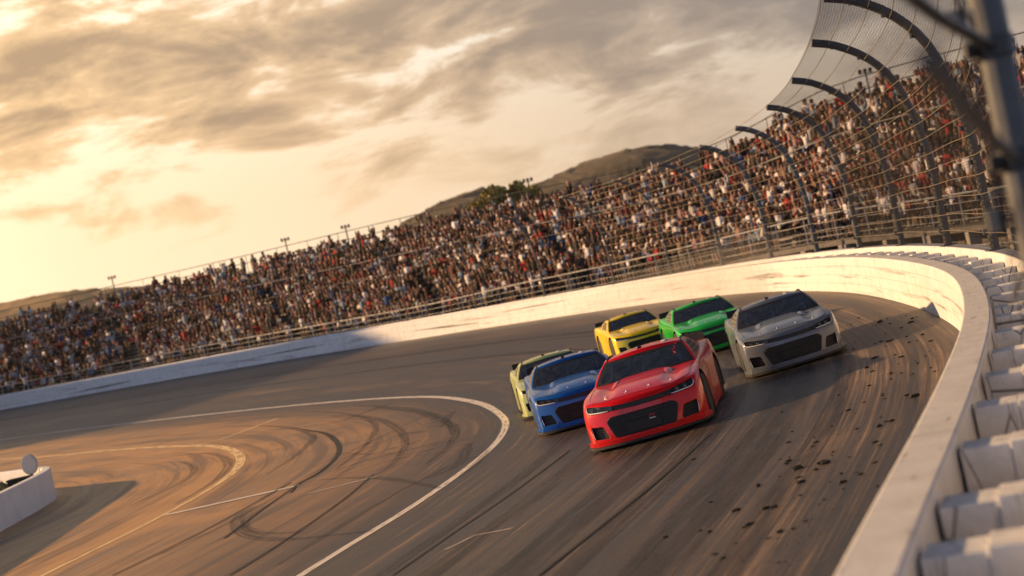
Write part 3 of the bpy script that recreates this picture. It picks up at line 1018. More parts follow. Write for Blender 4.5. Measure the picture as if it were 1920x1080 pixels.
ridge('hills', [-1500, -1250, -944, -834, -734, -680, -500, -350], [90, 125, 139, 137, 122, 112, 60, 0], 1080, 380, 3, -500, -110)
ridge('hills', [-300, -250, -150, -80, -33, 10, 60], [0, 70, 123, 146, 153, 131, 60], 780, 240, 5, -80, 18)
ridge('hills', [-60, 0, 40, 78, 120, 164, 205, 248, 285, 320, 376, 450, 600, 900], [0, 74, 114, 135, 142, 153, 160, 165, 163, 158, 138, 110, 74, 30], 640, 240, 9, -14, 190)


# ------------------------------------------------------------------ tree and lamp masts behind the stand
def tree(name, label, base, H, rad, n_leaf, trunk_r):
    t = thing(name, label, 'tree', base)
    bm = bmesh.new()
    tube(bm, [(0, 0, -.3), (.1, 0, H * .3), (.0, .1, H * .62), (.05, 0, H * .9)], [trunk_r, trunk_r * .8, trunk_r * .5, trunk_r * .15], 9)
    limbs = []
    for k in range(9):
        a = k * 2.4; z = H * (.42 + .05 * k)
        e = Vector((math.cos(a) * rad * .42, math.sin(a) * rad * .42, z + H * .16))
        tube(bm, [(0, 0, z), e * .5 + Vector((0, 0, z * .5)), e], [trunk_r * .4, trunk_r * .25, trunk_r * .08], 6)
        limbs.append(e)
    bm_obj('trunk', bm, MT['bark'], t)
    bm = bmesh.new()
    cl = limbs + [Vector((random.gauss(0, rad * .5), random.gauss(0, rad * .5), H * random.uniform(.6, .95))) for _ in range(34)]
    for c in cl:
        s = rad * random.uniform(.22, .42)
        for _ in range(n_leaf // len(cl)):
            d = Vector((random.gauss(0, 1), random.gauss(0, 1), random.gauss(0, .8)))
            p = c + d.normalized() * s * random.random() ** .4
            a = Vector((random.gauss(0, 1), random.gauss(0, 1), random.gauss(0, 1))).normalized() * .2
            b = a.cross(Vector((random.gauss(0, 1), random.gauss(0, 1), random.gauss(0, 1)))).normalized() * .11
            bm.faces.new([bm.verts.new(p - a), bm.verts.new(p + b), bm.verts.new(p + a), bm.verts.new(p - b)])
    bm_obj('crown', bm, MT['leaf'], t)
    return t


pt = at(955, 400, 126)
tree('broadleaf_tree', 'yellow-green tree showing above the back of the grandstand', (pt.x, pt.y, -.1), 9.75, 2.6, 17000, .22)
for (u, v, Yd) in ((535, 452, 172), (648, 428, 166), (210, 523, 190), (990, 341, 150), (1623, 138, 110)):
    tp = at(u, v, Yd)
    lm = thing('lamp_mast', 'thin floodlight mast beyond the grandstand ' + {535: 'above its left-centre section', 648: 'beside the people standing on its top row', 210: 'near the low golden hill', 990: 'right of the yellow-green tree', 1623: 'seen through the fence mesh'}[u], 'lamp mast', (tp.x, tp.y, 0), 'floodlight masts behind the grandstand')
    bm = bmesh.new(); tube(bm, [(0, 0, -.1), (0, 0, tp.z)], [.13, .07], 8); bm_obj('pole', bm, MT['post'], lm)
    bm = bmesh.new(); box(bm, (-.5, -.05, tp.z), (.5, .05, tp.z + .07), .02); bm_obj('crossarm', bm, MT['post'], lm)
    for k in (-1, 0, 1):
        bm = bmesh.new(); lathe(bm, [(-.1, .06), (-.06, .12), (.06, .15), (.08, .13)], 'Y', 12, 0, (k * .36, -.03, tp.z + .22)); bm_obj('floodlight', bm, MT['dark'], lm)
# ------------------------------------------------------------------ stock cars
def cage(ac, bc, cc, P, matf=None, skip_bottom=False):
    """surface of a box sampled on the given lists; P maps (a, b, c) to a point"""
    bm = bmesh.new(); vd = {}
    nA, nB, nC = len(ac), len(bc), len(cc)

    def vv(i, j, k):
        if (i, j, k) not in vd: vd[(i, j, k)] = bm.verts.new(P(ac[i], bc[j], cc[k]))
        return vd[(i, j, k)]

    def ff(q, side, a, b, c):
        f = bm.faces.new([vv(*t) for t in q]); f.smooth = True
        if matf: f.material_index = matf(side, a, b, c)
    md = lambda l, i: (l[i] + l[i + 1]) / 2
    for i in range(nA - 1):
        for j in range(nB - 1):
            ff(((i, j, nC - 1), (i + 1, j, nC - 1), (i + 1, j + 1, nC - 1), (i, j + 1, nC - 1)), 'top', md(ac, i), md(bc, j), 1)
            if not skip_bottom:
                ff(((i, j, 0), (i, j + 1, 0), (i + 1, j + 1, 0), (i + 1, j, 0)), 'bottom', md(ac, i), md(bc, j), 0)
        for k in range(nC - 1):
            ff(((i, 0, k), (i + 1, 0, k), (i + 1, 0, k + 1), (i, 0, k + 1)), 'front', md(ac, i), 0, md(cc, k))
            ff(((i, nB - 1, k), (i, nB - 1, k + 1), (i + 1, nB - 1, k + 1), (i + 1, nB - 1, k)), 'rear', md(ac, i), 1, md(cc, k))
    for j in range(nB - 1):
        for k in range(nC - 1):
            ff(((0, j, k), (0, j, k + 1), (0, j + 1, k + 1), (0, j + 1, k)), 'side', -1, md(bc, j), md(cc, k))
            ff(((nA - 1, j, k), (nA - 1, j + 1, k), (nA - 1, j + 1, k + 1), (nA - 1, j, k + 1)), 'side', 1, md(bc, j), md(cc, k))
    return bm


LEN = 4.9
ZS_Y = [0, .06, .2, .45, .8, 1.2, 1.62, 2.2, 3.0, 3.6, 4.1, 4.5, 4.8, 4.9]
ZS = [.665, .692, .722, .752, .790, .822, .848, .875, .90, .955, .975, .965, .95, .93]


def lerp1(x, X, Yv): return float(np.interp(x, X, Yv))


def body_P(a, y, c):
    zs = lerp1(y, ZS_Y, ZS)
    zb = .125
    aa = abs(a)
    W_ = lerp1(y, [0, .06, .25, .55, .95, 1.4, 2.3, 3.1, 3.75, 4.3, 4.7, 4.9], [.865, .90, .945, .985, 1.0, .975, .955, .975, 1.005, .985, .95, .915])
    S_ = lerp1(c, [0, .12, .35, .6, .82, .94, 1], [.985, .995, 1.0, .995, .975, .95, .925])
    tuck = math.exp(-((y - 2.3) / .75) ** 2) * math.exp(-((c - .42) / .3) ** 2) * .03
    x = a * (W_ * S_ - (tuck if aa > .95 else 0))
    z = zb + (zs - zb) * c
    if c > .9:
        hood = math.exp(-((y - .95) / .75) ** 4)
        dome = .030 * max(0, min(1, (.47 - aa) / .10)) * max(0, min(1, (y - .28) / .35)) * (1 if y < 1.75 else max(0, 1 - (y - 1.75) / .3))
        crown = .032 * (1 - aa ** 2) + .020 * math.exp(-((aa - .80) / .13) ** 2) * math.exp(-((y - .95) / .5) ** 2)
        valley = -.016 * math.exp(-((aa - .60) / .09) ** 2) * hood
        hip = .03 * math.exp(-((aa - .9) / .12) ** 2) * math.exp(-((y - 3.75) / .55) ** 2)
        z += (dome + crown + valley + hip) * ((c - .9) / .1)
    else:
        z += 0
    bow = .275 * aa ** 2.5 * max(0, 1 - y / 1.35) ** 1.2
    # nose profile: chin forward, slight set-back at the lip
    lip = lerp1(c, [0, .12, .35, .6, .82, .94, 1], [.0, .0, .015, .035, .045, .065, .095]) * max(0, 1 - y / .3)
    tail = -lerp1(c, [0, .5, 1], [.25, .05, .0]) * max(0, (y - 4.5) / .4)
    return Vector((x, y + bow + lip + tail, z))


AC = [-1, -.94, -.86, -.76, -.68, -.6, -.5, -.44, -.38, -.2, 0, .2, .38, .44, .5, .6, .68, .76, .86, .94, 1]
BC = [0, .05, .14, .28, .45, .65, .85, 1.05, 1.3, 1.6, 1.9, 2.3, 2.7, 3.1, 3.4, 3.7, 4.0, 4.3, 4.6, 4.8, 4.86, 4.9]
CC = [0, .05, .15, .35, .55, .62, .75, .86, .94, 1]
bm = cage(AC, BC, CC, body_P)
body0 = bm_obj('body', bm, [MT['dark'], MT['interior']], None, True)
ms = body0.modifiers.new('s', 'SUBSURF'); ms.levels = 2; ms.render_levels = 2
me_s = evaluated(body0)
BODY_BV = BVHTree.FromPolygons([tuple(v.co) for v in me_s.vertices], [tuple(p.vertices) for p in me_s.polygons])


def ztop(x, y):
    h = BODY_BV.ray_cast(Vector((x, y, 3)), Vector((0, 0, -1)))
    return h[0].z if h[0] else .8


def yfront(x, z):
    h = BODY_BV.ray_cast(Vector((x, -2, z)), Vector((0, 1, 0)))
    return h[0].y if h[0] else .3


def xside(y, z, s):
    h = BODY_BV.ray_cast(Vector((s * 3, y, z)), Vector((-s, 0, 0)))
    return h[0].x if h[0] else s * .95


def prism_xz(poly, y0, y1f):
    b = bmesh.new()
    A = [b.verts.new((x, y0, z)) for x, z in poly]
    B = [b.verts.new((x, y1f(x, z), z)) for x, z in poly]
    k = len(poly)
    b.faces.new(A); b.faces.new(B[::-1])
    for i in range(k): b.faces.new((A[i], B[i], B[(i + 1) % k], A[(i + 1) % k]))
    bmesh.ops.recalc_face_normals(b, faces=b.faces[:])
    return b


def rounded(poly, r, seg=4):
    o_ = []
    k = len(poly)
    for i in range(k):
        p = Vector(poly[i]); a = (Vector(poly[i - 1]) - p); b = (Vector(poly[(i + 1) % k]) - p)
        rr = min(r, a.length * .45, b.length * .45)
        p0 = p + a.normalized() * rr; p1 = p + b.normalized() * rr
        for s in range(seg + 1):
            t = s / seg
            o_.append(tuple(p0 * (1 - t) ** 2 + p * 2 * t * (1 - t) + p1 * t * t))
    return o_


GRILLE = rounded([(-.47, .168), (.47, .168), (.565, .43), (.48, .492), (-.48, .492), (-.565, .43)], .05)
def duct_poly(s):
    P_ = [(.565, .185), (.825, .195), (.845, .395), (.635, .375)]
    P_ = [(s * x, z) for x, z in P_]
    return rounded(P_ if s > 0 else P_[::-1], .035)
def slit_poly():
    up, lo = [], []
    for x in np.linspace(-.86, .86, 25):
        a = abs(x)
        base = .600 + .050 * (a / .86) ** 2
        th = .036 if a < .40 else lerp1(a, [.40, .52, .80, .86], [.036, .045, .058, .044])
        up.append((x, base + th)); lo.append((x, base - th))
    return lo + up[::-1]
SLIT = slit_poly()

cutters = []
def add_cut(b):
    c = bm_obj('cut', b, []); cutters.append(c); return c
add_cut(prism_xz(GRILLE, -.4, lambda x, z: .22))
add_cut(prism_xz(SLIT, -.4, lambda x, z: yfront(x, z) + .07))
for s in (-1, 1):
    add_cut(prism_xz(duct_poly(s), -.4, lambda x, z: yfront(x, z) + .13))
    for yy in (.95, 3.72):
        b = bmesh.new(); lathe(b, [(s * .60, .435), (s * 1.3, .435)], 'X', 36, 0, (0, yy, .33)); bmesh.ops.recalc_face_normals(b, faces=b.faces[:]); add_cut(b)
b = bmesh.new(); box(b, (-.66, 1.95, .22), (.66, 3.45, 1.4)); add_cut(b)
for c in cutters:
    m_ = body0.modifiers.new('b', 'BOOLEAN'); m_.operation = 'DIFFERENCE'; m_.object = c; m_.solver = 'EXACT'
me_b = evaluated(body0)
for c in cutters:
    bpy.data.objects.remove(c)
bpy.data.objects.remove(body0)
# faces made by the cuts are not on the original skin: they take the black inner material
me_b.materials.clear(); me_b.materials.append(MT['dark']); me_b.materials.append(MT['interior'])
for p in me_b.polygons:
    loc, nr, idx, dd = BODY_BV.find_nearest(p.center)
    inner = (p.center - loc).length > .006
    p.material_index = 1 if inner else 0
    p.use_smooth = not inner
me_b.name = 'stock_car_body'

# greenhouse: pillars, roof, windows
def gh_P(a, b, c):
    aa = abs(a)
    hb = lerp1(b, [0, .4, .75, 1], [.855, .865, .83, .70]); ht = lerp1(b, [0, .3, 1], [.665, .675, .62])
    yb = 1.50 + 2.85 * b; yt = 2.30 + 1.10 * b
    zb = lerp1(yb, ZS_Y, ZS) + .012
    zt = lerp1(b, [0, .15, .6, 1], [1.185, 1.205, 1.20, 1.175])
    ebow = lambda k: k * aa ** 2.4
    f0 = max(0, 1 - b / .35)
    yb += ebow(.24) * f0; yt += ebow(.12) * f0
    f1 = max(0, (b - .6) / .4)
    yb -= ebow(.16) * f1; yt -= ebow(.06) * f1
    bl = c
    x = a * (hb + (ht - hb) * bl)
    bulge = .035 * 4 * c * (1 - c)
    if aa > .97: x += math.copysign(bulge * .8, a)
    y = yb + (yt - yb) * bl
    z = zb + (zt - zb) * bl + bulge * .45 * (1 if (b < .02 or b > .98) else 0)
    if c > .9: z += .055 * (1 - aa ** 2.2) * (c - .9) / .1
    elif c < .05: z += .03 * (1 - aa ** 2) - .035
    return Vector((x, y, z))


def gh_mat(side, a, b, c):
    if side == 'front':
        if abs(a) < .93 and .07 < c < .9: return 1
        return 4 if abs(a) < .965 and .03 < c < .945 else 0
    if side == 'rear' and abs(a) < .9 and .1 < c < .9: return 3
    if side == 'side' and .12 < c < .9 and .07 < b < .90 and not (.60 < b < .66): return 2
    return 0


bm = cage([-1, -.97, -.95, -.6, -.25, 0, .25, .6, .95, .97, 1], [0, .03, .07, .25, .45, .60, .66, .80, .90, .97, 1], [0, .05, .08, .3, .6, .88, .93, .97, 1], gh_P, gh_mat, True)
gh0 = bm_obj('gh', bm, [MT['dark']] * 5, None, True)
ms = gh0.modifiers.new('s', 'SUBSURF'); ms.levels = 2; ms.render_levels = 2
me_g = evaluated(gh0)
bpy.data.objects.remove(gh0)
GH_BV = BVHTree.FromPolygons([tuple(v.co) for v in me_g.vertices], [tuple(p.vertices) for p in me_g.polygons])


def split_mesh(me, keep, name, test=None, push=0.0):
    b = bmesh.new(); b.from_mesh(me)
    bmesh.ops.delete(b, geom=[f for f in b.faces if f.material_index not in keep or (test and not test(f.calc_center_median()))], context='FACES')
    if push:
        b.normal_update()
        for v in b.verts: v.co += v.normal * push
    for f in b.faces: f.material_index = 0; f.smooth = True
    r = bpy.data.meshes.new(name); b.to_mesh(r); b.free()
    return r


def ztop_all(x, y):
    h = GH_BV.ray_cast(Vector((x, y, 3)), Vector((0, 0, -1)))
    return h[0].z if h[0] else ztop(x, y)


def net_mat():
    m_, n, p, o = mat('window_net', (0.05, 0.045, 0.04), 0.8)
    tc = n.add('ShaderNodeTexCoord')
    x, y, z = n.sep(tc.outputs['Object'])
    a = n.m('ABSOLUTE', n.m('SUBTRACT', n.m('FRACT', n.m('MULTIPLY', y, 11)), .5))
    b = n.m('ABSOLUTE', n.m('SUBTRACT', n.m('FRACT', n.m('MULTIPLY', z, 14)), .5))
    n.put(p.inputs['Base Color'], n.mix(n.m('GREATER_THAN', n.m('MAXIMUM', a, b), .36), (0.012, 0.012, 0.013), (0.16, 0.14, 0.11)))
    return m_


MT['net'] = net_mat()
PROTO = {}
car0 = thing('stock_car', 'x', 'race car')


def cpart(name, bm, m_, parent=None, smooth=False):
    return bm_obj(name, bm, m_, parent or car0, smooth)


def cmesh(name, me, m_, parent=None):
    return mesh_obj(name, me, m_, parent or car0)


body = bpy.data.objects.new('body', me_b); link(body, car0)
PAINT_PARTS = ['body', 'roof', 'splitter', 'hood_scoop', 'side_skirt']
roof = cmesh('roof', split_mesh(me_g, {0}, 'roof'), MT['dark'])
ws = cmesh('windshield', split_mesh(me_g, {1}, 'windshield'), MT['glass'])
cmesh('windshield_border', split_mesh(me_g, {4}, 'windshield_border'), MT['dark'], ws)
for s in (-1, 1):
    cmesh('side_window', split_mesh(me_g, {2}, 'side_window', lambda c: c.x * s > 0), MT['net'])
cmesh('rear_window', split_mesh(me_g, {3}, 'rear_window'), MT['lens'])

# grille: mesh backing, bars and surround
b = bmesh.new()
A = [b.verts.new((x * .985, .085, .33 + (z - .33) * .985)) for x, z in GRILLE]
B = [b.verts.new((x * .985, .20, .33 + (z - .33) * .985)) for x, z in GRILLE]
b.faces.new(A); b.faces.new(B[::-1])
for i in range(len(A)): b.faces.new((A[i], B[i], B[(i + 1) % len(A)], A[(i + 1) % len(A)]))
bmesh.ops.recalc_face_normals(b, faces=b.faces[:])
grille = cpart('grille', b, MT['interior'])
b = bmesh.new()
for z in np.arange(.20, .485, .046):
    hw = min(lerp1(z, [.168, .43, .492], [.47, .565, .48]), .58) - .012
    for s in (-1, 1):
        x0 = .27 if z < .36 else 0.0
        box(b, (min(s * x0, s * hw), .052, z), (max(s * x0, s * hw), .083, z + .014), .003)
for x in np.arange(-.48, .49, .06):
    zt = .485 if abs(x) < .46 else .44
    zb_ = .175 if abs(x) < .45 else .27
    if abs(x) > .25: box(b, (x - .004, .066, zb_), (x + .004, .0835, zt))
cpart('grille_bars', b, MT['dark'], grille)
b = bmesh.new()
box(b, (-.27, .045, .185), (.27, .078, .36), .012)
cpart('radiator_duct', b, MT['rubber'], grille)
b = bmesh.new()
tube(b, [(x, yfront(x, z) + .006, z) for x, z in GRILLE], .008, 6, closed=True)
cpart('grille_surround', b, MT['dark'], grille)
# upper slit between the lamps
b = bmesh.new()
xs = np.linspace(-.41, .41, 15)
lo = [b.verts.new((x, yfront(x, .60) + .035, .556)) for x in xs]; hi = [b.verts.new((x, yfront(x, .60) + .045, .642)) for x in xs]
for i in range(14): b.faces.new((lo[i], lo[i + 1], hi[i + 1], hi[i]))
cpart('upper_grille', b, MT['interior'])
for s in (-1, 1):
    b = bmesh.new()
    xs = np.linspace(.425, .845, 13)
    lo, hi = [], []
    for x in xs:
        base = .600 + .050 * (x / .86) ** 2; th = lerp1(x, [.40, .52, .80, .86], [.032, .041, .054, .038])
        lo.append(b.verts.new((s * x, yfront(s * x, base - th) + .028, base - th))); hi.append(b.verts.new((s * x, yfront(s * x, base + th) + .022, base + th)))
    for i in range(12): b.faces.new((lo[i], lo[i + 1], hi[i + 1], hi[i]) if s > 0 else (lo[i + 1], lo[i], hi[i], hi[i + 1]))
    hl = cpart('headlight', b, MT['lens'])
    b = bmesh.new()
    pts = []
    for x in np.linspace(.50, .84, 9):
        base = .600 + .050 * (x / .86) ** 2; th = lerp1(x, [.40, .52, .80, .86], [.028, .037, .050, .032])
        pts.append((s * x, yfront(s * x, base - th) + .014, base - th + .006))
    pts.append((s * .853, yfront(s * .853, .65) + .014, .65)); pts.append((s * .850, yfront(s * .85, .68) + .014, .685))
    tube(b, pts, [.004, .007, .009, .009, .009, .009, .009, .009, .009, .008, .005], 6)
    cpart('light_bar', b, MT['ledw'], hl)
    for xx in (.60, .72):
        b = bmesh.new(); yy = yfront(s * xx, .63)
        lathe(b, [(.03, .030), (.016, .028), (.013, .02), (.016, .004)], 'Y', 14, 0, (s * xx, yy, .632 + .02 * (xx - .6)))
        cpart('projector', b, MT['rim'], hl)
    # brake duct
    b = bmesh.new()
    D = duct_poly(s)
    f_ = b.faces.new([b.verts.new((x, yfront(x, z) + .075, z)) for x, z in D])
    bmesh.ops.recalc_face_normals(b, faces=b.faces[:])
    du = cpart('brake_duct', b, MT['interior'])
    b = bmesh.new()
    for k in range(5):
        z = .222 + k * .036
        x0, x1 = .60 + k * .012, .81
        tube(b, [(s * x0, yfront(s * x0, z) + .055, z), (s * (x0 + x1) / 2, yfront(s * (x0 + x1) / 2, z) + .055, z), (s * x1, yfront(s * x1, z) + .055, z)], .005, 5)
    cpart('duct_mesh', b, MT['dark'], du)
    b = bmesh.new()
    tube(b, [(s * .822, yfront(s * .822, .21) + .004, .21), (s * .836, yfront(s * .836, .28) + .004, .285), (s * .843, yfront(s * .85, .39) + .004, .392)], .0055, 6)
    cpart('duct_edge', b, MT['ledw'], du)

# splitter: painted lip over a black blade
def plan_front(off, y_end=.55, n_=21):
    P_ = []
    for a in np.linspace(-1, 1, n_):
        p = body_P(a, 0, 0)
        P_.append((p.x * (1 + off * .9), p.y - off * (1 - .35 * abs(a) ** 3)))
    e = body_P(1, y_end, 0)
    x_e = e.x * (1 + off * .5)
    return [(-x_e, y_end)] + P_ + [(x_e, y_end)]


def plate(P_, z0, z1):
    b = bmesh.new()
    A = [b.verts.new((x, y, z0)) for x, y in P_]; B = [b.verts.new((x, y, z1)) for x, y in P_]
    b.faces.new(A[::-1]); b.faces.new(B)
    for i in range(len(P_)): b.faces.new((A[i], A[(i + 1) % len(P_)], B[(i + 1) % len(P_)], B[i]))
    bmesh.ops.recalc_face_normals(b, faces=b.faces[:])
    return b


cpart('splitter', plate(plan_front(.028), .088, .150), MT['dark'])
cpart('splitter_blade', plate(plan_front(.055), .050, .085), MT['rubber'])
for s in (-1, 1):
    b = bmesh.new()
    ys = np.linspace(1.42, 3.26, 12)
    for i in range(11):
        pass
    pts_t = [(xside(y, .2, s) + s * .004, y) for y in ys]
    V0 = [b.verts.new((x, y, .055)) for x, y in pts_t]; V1 = [b.verts.new((x, y, .19)) for x, y in pts_t]
    V2 = [b.verts.new((x - s * .03, y, .055)) for x, y in pts_t]
    for i in range(11):
        b.faces.new((V0[i], V0[i + 1], V1[i + 1], V1[i])); b.faces.new((V2[i], V2[i + 1], V0[i + 1], V0[i]))
    bmesh.ops.recalc_face_normals(b, faces=b.faces[:])
    cpart('side_skirt', b, MT['dark'])
    # roof fins
    b = bmesh.new()
    pr = []
    for t in np.linspace(0, 1, 9):
        y = 2.36 + t * .95; x = s * (.632 - .03 * t)
        z = GH_BV.ray_cast(Vector((x, y, 3)), Vector((0, 0, -1)))[0]
        pr.append((x, y, z.z if z else 1.2, .008 + .028 * math.sin(math.pi * min(1, t * 1.2 + .05))))
    A = [b.verts.new((x, y, z - .02)) for x, y, z, h in pr]; B = [b.verts.new((x, y, z + h)) for x, y, z, h in pr]
    A2 = [b.verts.new((x + .018, y, z - .02)) for x, y, z, h in pr]; B2 = [b.verts.new((x + .018, y, z + h)) for x, y, z, h in pr]
    for i in range(8):
        b.faces.new((A[i], A[i + 1], B[i + 1], B[i])); b.faces.new((A2[i + 1], A2[i], B2[i], B2[i + 1])); b.faces.new((B[i], B[i + 1], B2[i + 1], B2[i]))
    b.faces.new((A[0], B[0], B2[0], A2[0])); b.faces.new((A[8], A2[8], B2[8], B[8]))
    bmesh.ops.recalc_face_normals(b, faces=b.faces[:])
    cpart('roof_fin', b, MT['dark'])
    # hood scoop creases just ahead of the windscreen
    b = bmesh.new()
    prof = [(.46, 1.02, .0), (.45, 1.12, .012), (.44, 1.25, .028), (.43, 1.36, .036)]
    rows = []
    for x, y, h in prof:
        row = []
        for k, dxx in enumerate((-.075, -.05, -.02, .02, .05, .075)):
            hh = h * (0, .8, 1, 1, .8, 0)[k]
            row.append(b.verts.new((s * (x + dxx * (.5 + h * 14)), y, ztop(s * (x + dxx), y) - .002 + hh)))
        rows.append(row)
    for A_, B_ in zip(rows, rows[1:]):
        for k in range(5): b.faces.new((A_[k], A_[k + 1], B_[k + 1], B_[k]) if s > 0 else (A_[k + 1], A_[k], B_[k], B_[k + 1]))
    sc_ = cpart('hood_scoop', b, MT['dark'], None, True)
    b = bmesh.new()
    x, y, h = prof[-1]
    lo = [b.verts.new((s * (x + dxx), y + .004, ztop(s * (x + dxx), y) - .004)) for dxx in np.linspace(-.07, .07, 6)]
    hi = [b.verts.new((s * (x + dxx), y + .004, ztop(s * (x + dxx), y) + .034 * (0, .8, 1, 1, .8, 0)[k])) for k, dxx in enumerate(np.linspace(-.07, .07, 6))]
    for i in range(5): b.faces.new((lo[i], lo[i + 1], hi[i + 1], hi[i]))
    cpart('scoop_mouth', b, MT['interior'], sc_)
    # spoiler end plate
b = bmesh.new()
ysp = 4.84
for x0, x1 in ((-.82, .82),):
    z0 = ztop(0, 4.78) - .01
    vsx = []
    for x in np.linspace(x0, x1, 15):
        vsx.append((x, 4.80 + .02 * (x / .86) ** 2 * -4))
    A = [b.verts.new((x, y, ztop(x * .97, min(4.8, y)) - .02)) for x, y in vsx]; B = [b.verts.new((x, y + .07, z0 + .13)) for x, y in vsx]
    A2 = [b.verts.new((x, y + .015, ztop(x * .97, min(4.8, y)) - .02)) for x, y in vsx]; B2 = [b.verts.new((x, y + .085, z0 + .13)) for x, y in vsx]
    for i in range(14):
        b.faces.new((A[i], A[i + 1], B[i + 1], B[i])); b.faces.new((A2[i + 1], A2[i], B2[i], B2[i + 1])); b.faces.new((B[i], B[i + 1], B2[i + 1], B2[i]))
    b.faces.new((A[0], B[0], B2[0], A2[0])); b.faces.new((A[-1], A2[-1], B2[-1], B[-1]))
bmesh.ops.recalc_face_normals(b, faces=b.faces[:])
cpart('spoiler', b, MT['rubber'])
# hood seam and pins
b = bmesh.new()
seam = []
for t in np.linspace(-1, 1, 41):
    x = t * .80
    y = .20 + .30 * abs(t) ** 5 + .10 * abs(t) ** 2
    seam.append((x, y, ztop(x, y) + .0015))
tube(b, seam, .0035, 5)
for s in (-1, 1):
    tube(b, [(s * (.80 + .02 * t), .60 + t * 1.0, ztop(s * (.80 + .02 * t), .60 + t * 1.0) + .0015) for t in np.linspace(0, 1, 16)], .0035, 5)
cpart('hood_seam', b, MT['dark'])
for x in (-.52, -.18, .18, .52):
    y = .36 + .10 * (x / .5) ** 2
    b = bmesh.new()
    z = ztop(x, y)
    lathe(b, [(z - .004, .026), (z + .003, .026), (z + .004, .010), (z + .022, .009), (z + .024, .004)], 'Z', 12, 0, (x, y, 0))
    tube(b, [(x - .035, y - .01, z + .013), (x + .04, y + .012, z + .013)], .004, 5)
    cpart('hood_pin', b, MT['chrome'])
# roof camera pod
b = bmesh.new()
z = GH_BV.ray_cast(Vector((-.06, 2.46, 3)), Vector((0, 0, -1)))[0].z
lathe(b, [(z - .01, .048), (z + .012, .046), (z + .032, .034), (z + .04, .012)], 'Z', 16, 0, (-.06, 2.46, 0))
cpart('roof_camera', b, MT['dark'], None, True)
# wheels
for s in (-1, 1):
    for yy in (.95, 3.72):
        wl_ = thing('wheel', None, None)
        wl_.parent = car0; wl_.location = (s * .83, yy, .352)
        b = bmesh.new(); lathe(b, [(-.135, .24), (-.14, .31), (-.12, .345), (-.08, .352), (.08, .352), (.12, .345), (.14, .31), (.135, .24)], 'X', 32); cpart('tyre', b, MT['rubber'], wl_)
        b = bmesh.new()
        lathe(b, [(-.12, .05), (-.12, .235), (.12, .235), (.125, .215), (.09, .20), (.085, .07), (.10, .05)] if s > 0 else [(.12, .05), (.12, .235), (-.12, .235), (-.125, .215), (-.09, .20), (-.085, .07), (-.10, .05)], 'X', 28)
        for k in range(5):
            a = k * 1.2566
            tube(b, [(s * .095, math.cos(a) * .05, math.sin(a) * .05), (s * .105, math.cos(a) * .2, math.sin(a) * .2)], .022, 6)
        cpart('rim', b, MT['rim'], wl_)
# cockpit
b = bmesh.new()
box(b, (-.68, 1.78, .80), (.68, 2.06, .885), .02)
box(b, (-.64, 3.30, .3), (.64, 3.36, .98), .02)
cpart('dashboard', b, MT['interior'])
b = bmesh.new()
T = .024
for s in (-1, 1):
    tube(b, [(s * .60, 1.98, .85), (s * .565, 2.42, 1.135), (s * .545, 3.0, 1.14), (s * .56, 3.28, .86)], T, 8)
    tube(b, [(s * .60, 2.0, .55), (s * .62, 2.6, .58), (s * .60, 3.3, .55)], T, 8)
tube(b, [(-.565, 2.42, 1.135), (0, 2.40, 1.165), (.565, 2.42, 1.135)], T, 8)
tube(b, [(-.545, 3.0, 1.14), (.545, 3.0, 1.14)], T, 8)
tube(b, [(-.56, 3.1, .98), (.56, 3.1, .98)], T, 8)
tube(b, [(-.05, 2.05, .87), (-.02, 2.40, 1.16)], T * .9, 8)
tube(b, [(-.5, 3.02, 1.12), (.1, 3.12, .60)], T * .8, 8)
tube(b, [(.05, 3.02, 1.12), (-.45, 3.12, .60)], T * .8, 8)
tube(b, [(-.32, 3.0, 1.13), (-.32, 3.1, .6)], T * .8, 8)
cpart('roll_cage', b, MT['cage'])
b = bmesh.new()
box(b, (.13, 2.86, .30), (.60, 2.98, 1.0), .03); box(b, (.13, 2.45, .28), (.60, 2.9, .36), .03)
for x in (.20, .53): box(b, (x - .03, 2.70, .85), (x + .03, 2.90, 1.03), .02)
cpart('seat', b, MT['rubber'])
b = bmesh.new()
pts = [(.36 + .17 * math.cos(a), 2.20 + .05 * math.sin(a), .80 + .16 * math.sin(a)) for a in np.linspace(0, 2 * math.pi, 24, endpoint=False)]
tube(b, pts, .015, 6, closed=True)
tube(b, [(.20, 2.2, .80), (.52, 2.2, .80)], .012, 6); tube(b, [(.36, 2.2, .80), (.36, 2.02, .74)], .018, 6)
cpart('steering_wheel', b, MT['dark'])

# the small red and white badge in the lead car's grille, and red strokes on its windscreen
EMBLEM = []


def children_of(o): return [c for c in COL.objects if c.parent == o]


def copy_tree(o, parent=None):
    c = o.copy(); COL.objects.link(c)
    if parent is not None: c.parent = parent
    for ch in children_of(o): copy_tree(ch, c)
    return c


PAINTS = {
    'red': paint_mat('red_paint', (0.56, 0.002, 0.004), (0.46, 0.002, 0.003)),
    'silver': paint_mat('silver_paint', (0.125, 0.15, 0.19), (0.095, 0.112, 0.145), metal=0.1),
    'blue': paint_mat('blue_paint', (0.004, 0.085, 0.36), (0.003, 0.062, 0.27)),
    'green': paint_mat('green_paint', (0.010, 0.42, 0.045), (0.008, 0.32, 0.035)),
    'yellow': paint_mat('yellow_paint', (0.85, 0.62, 0.012), (0.72, 0.50, 0.01)),
    'lime': paint_mat('pale_green_paint', (0.46, 0.52, 0.22), (0.37, 0.43, 0.17)),
}
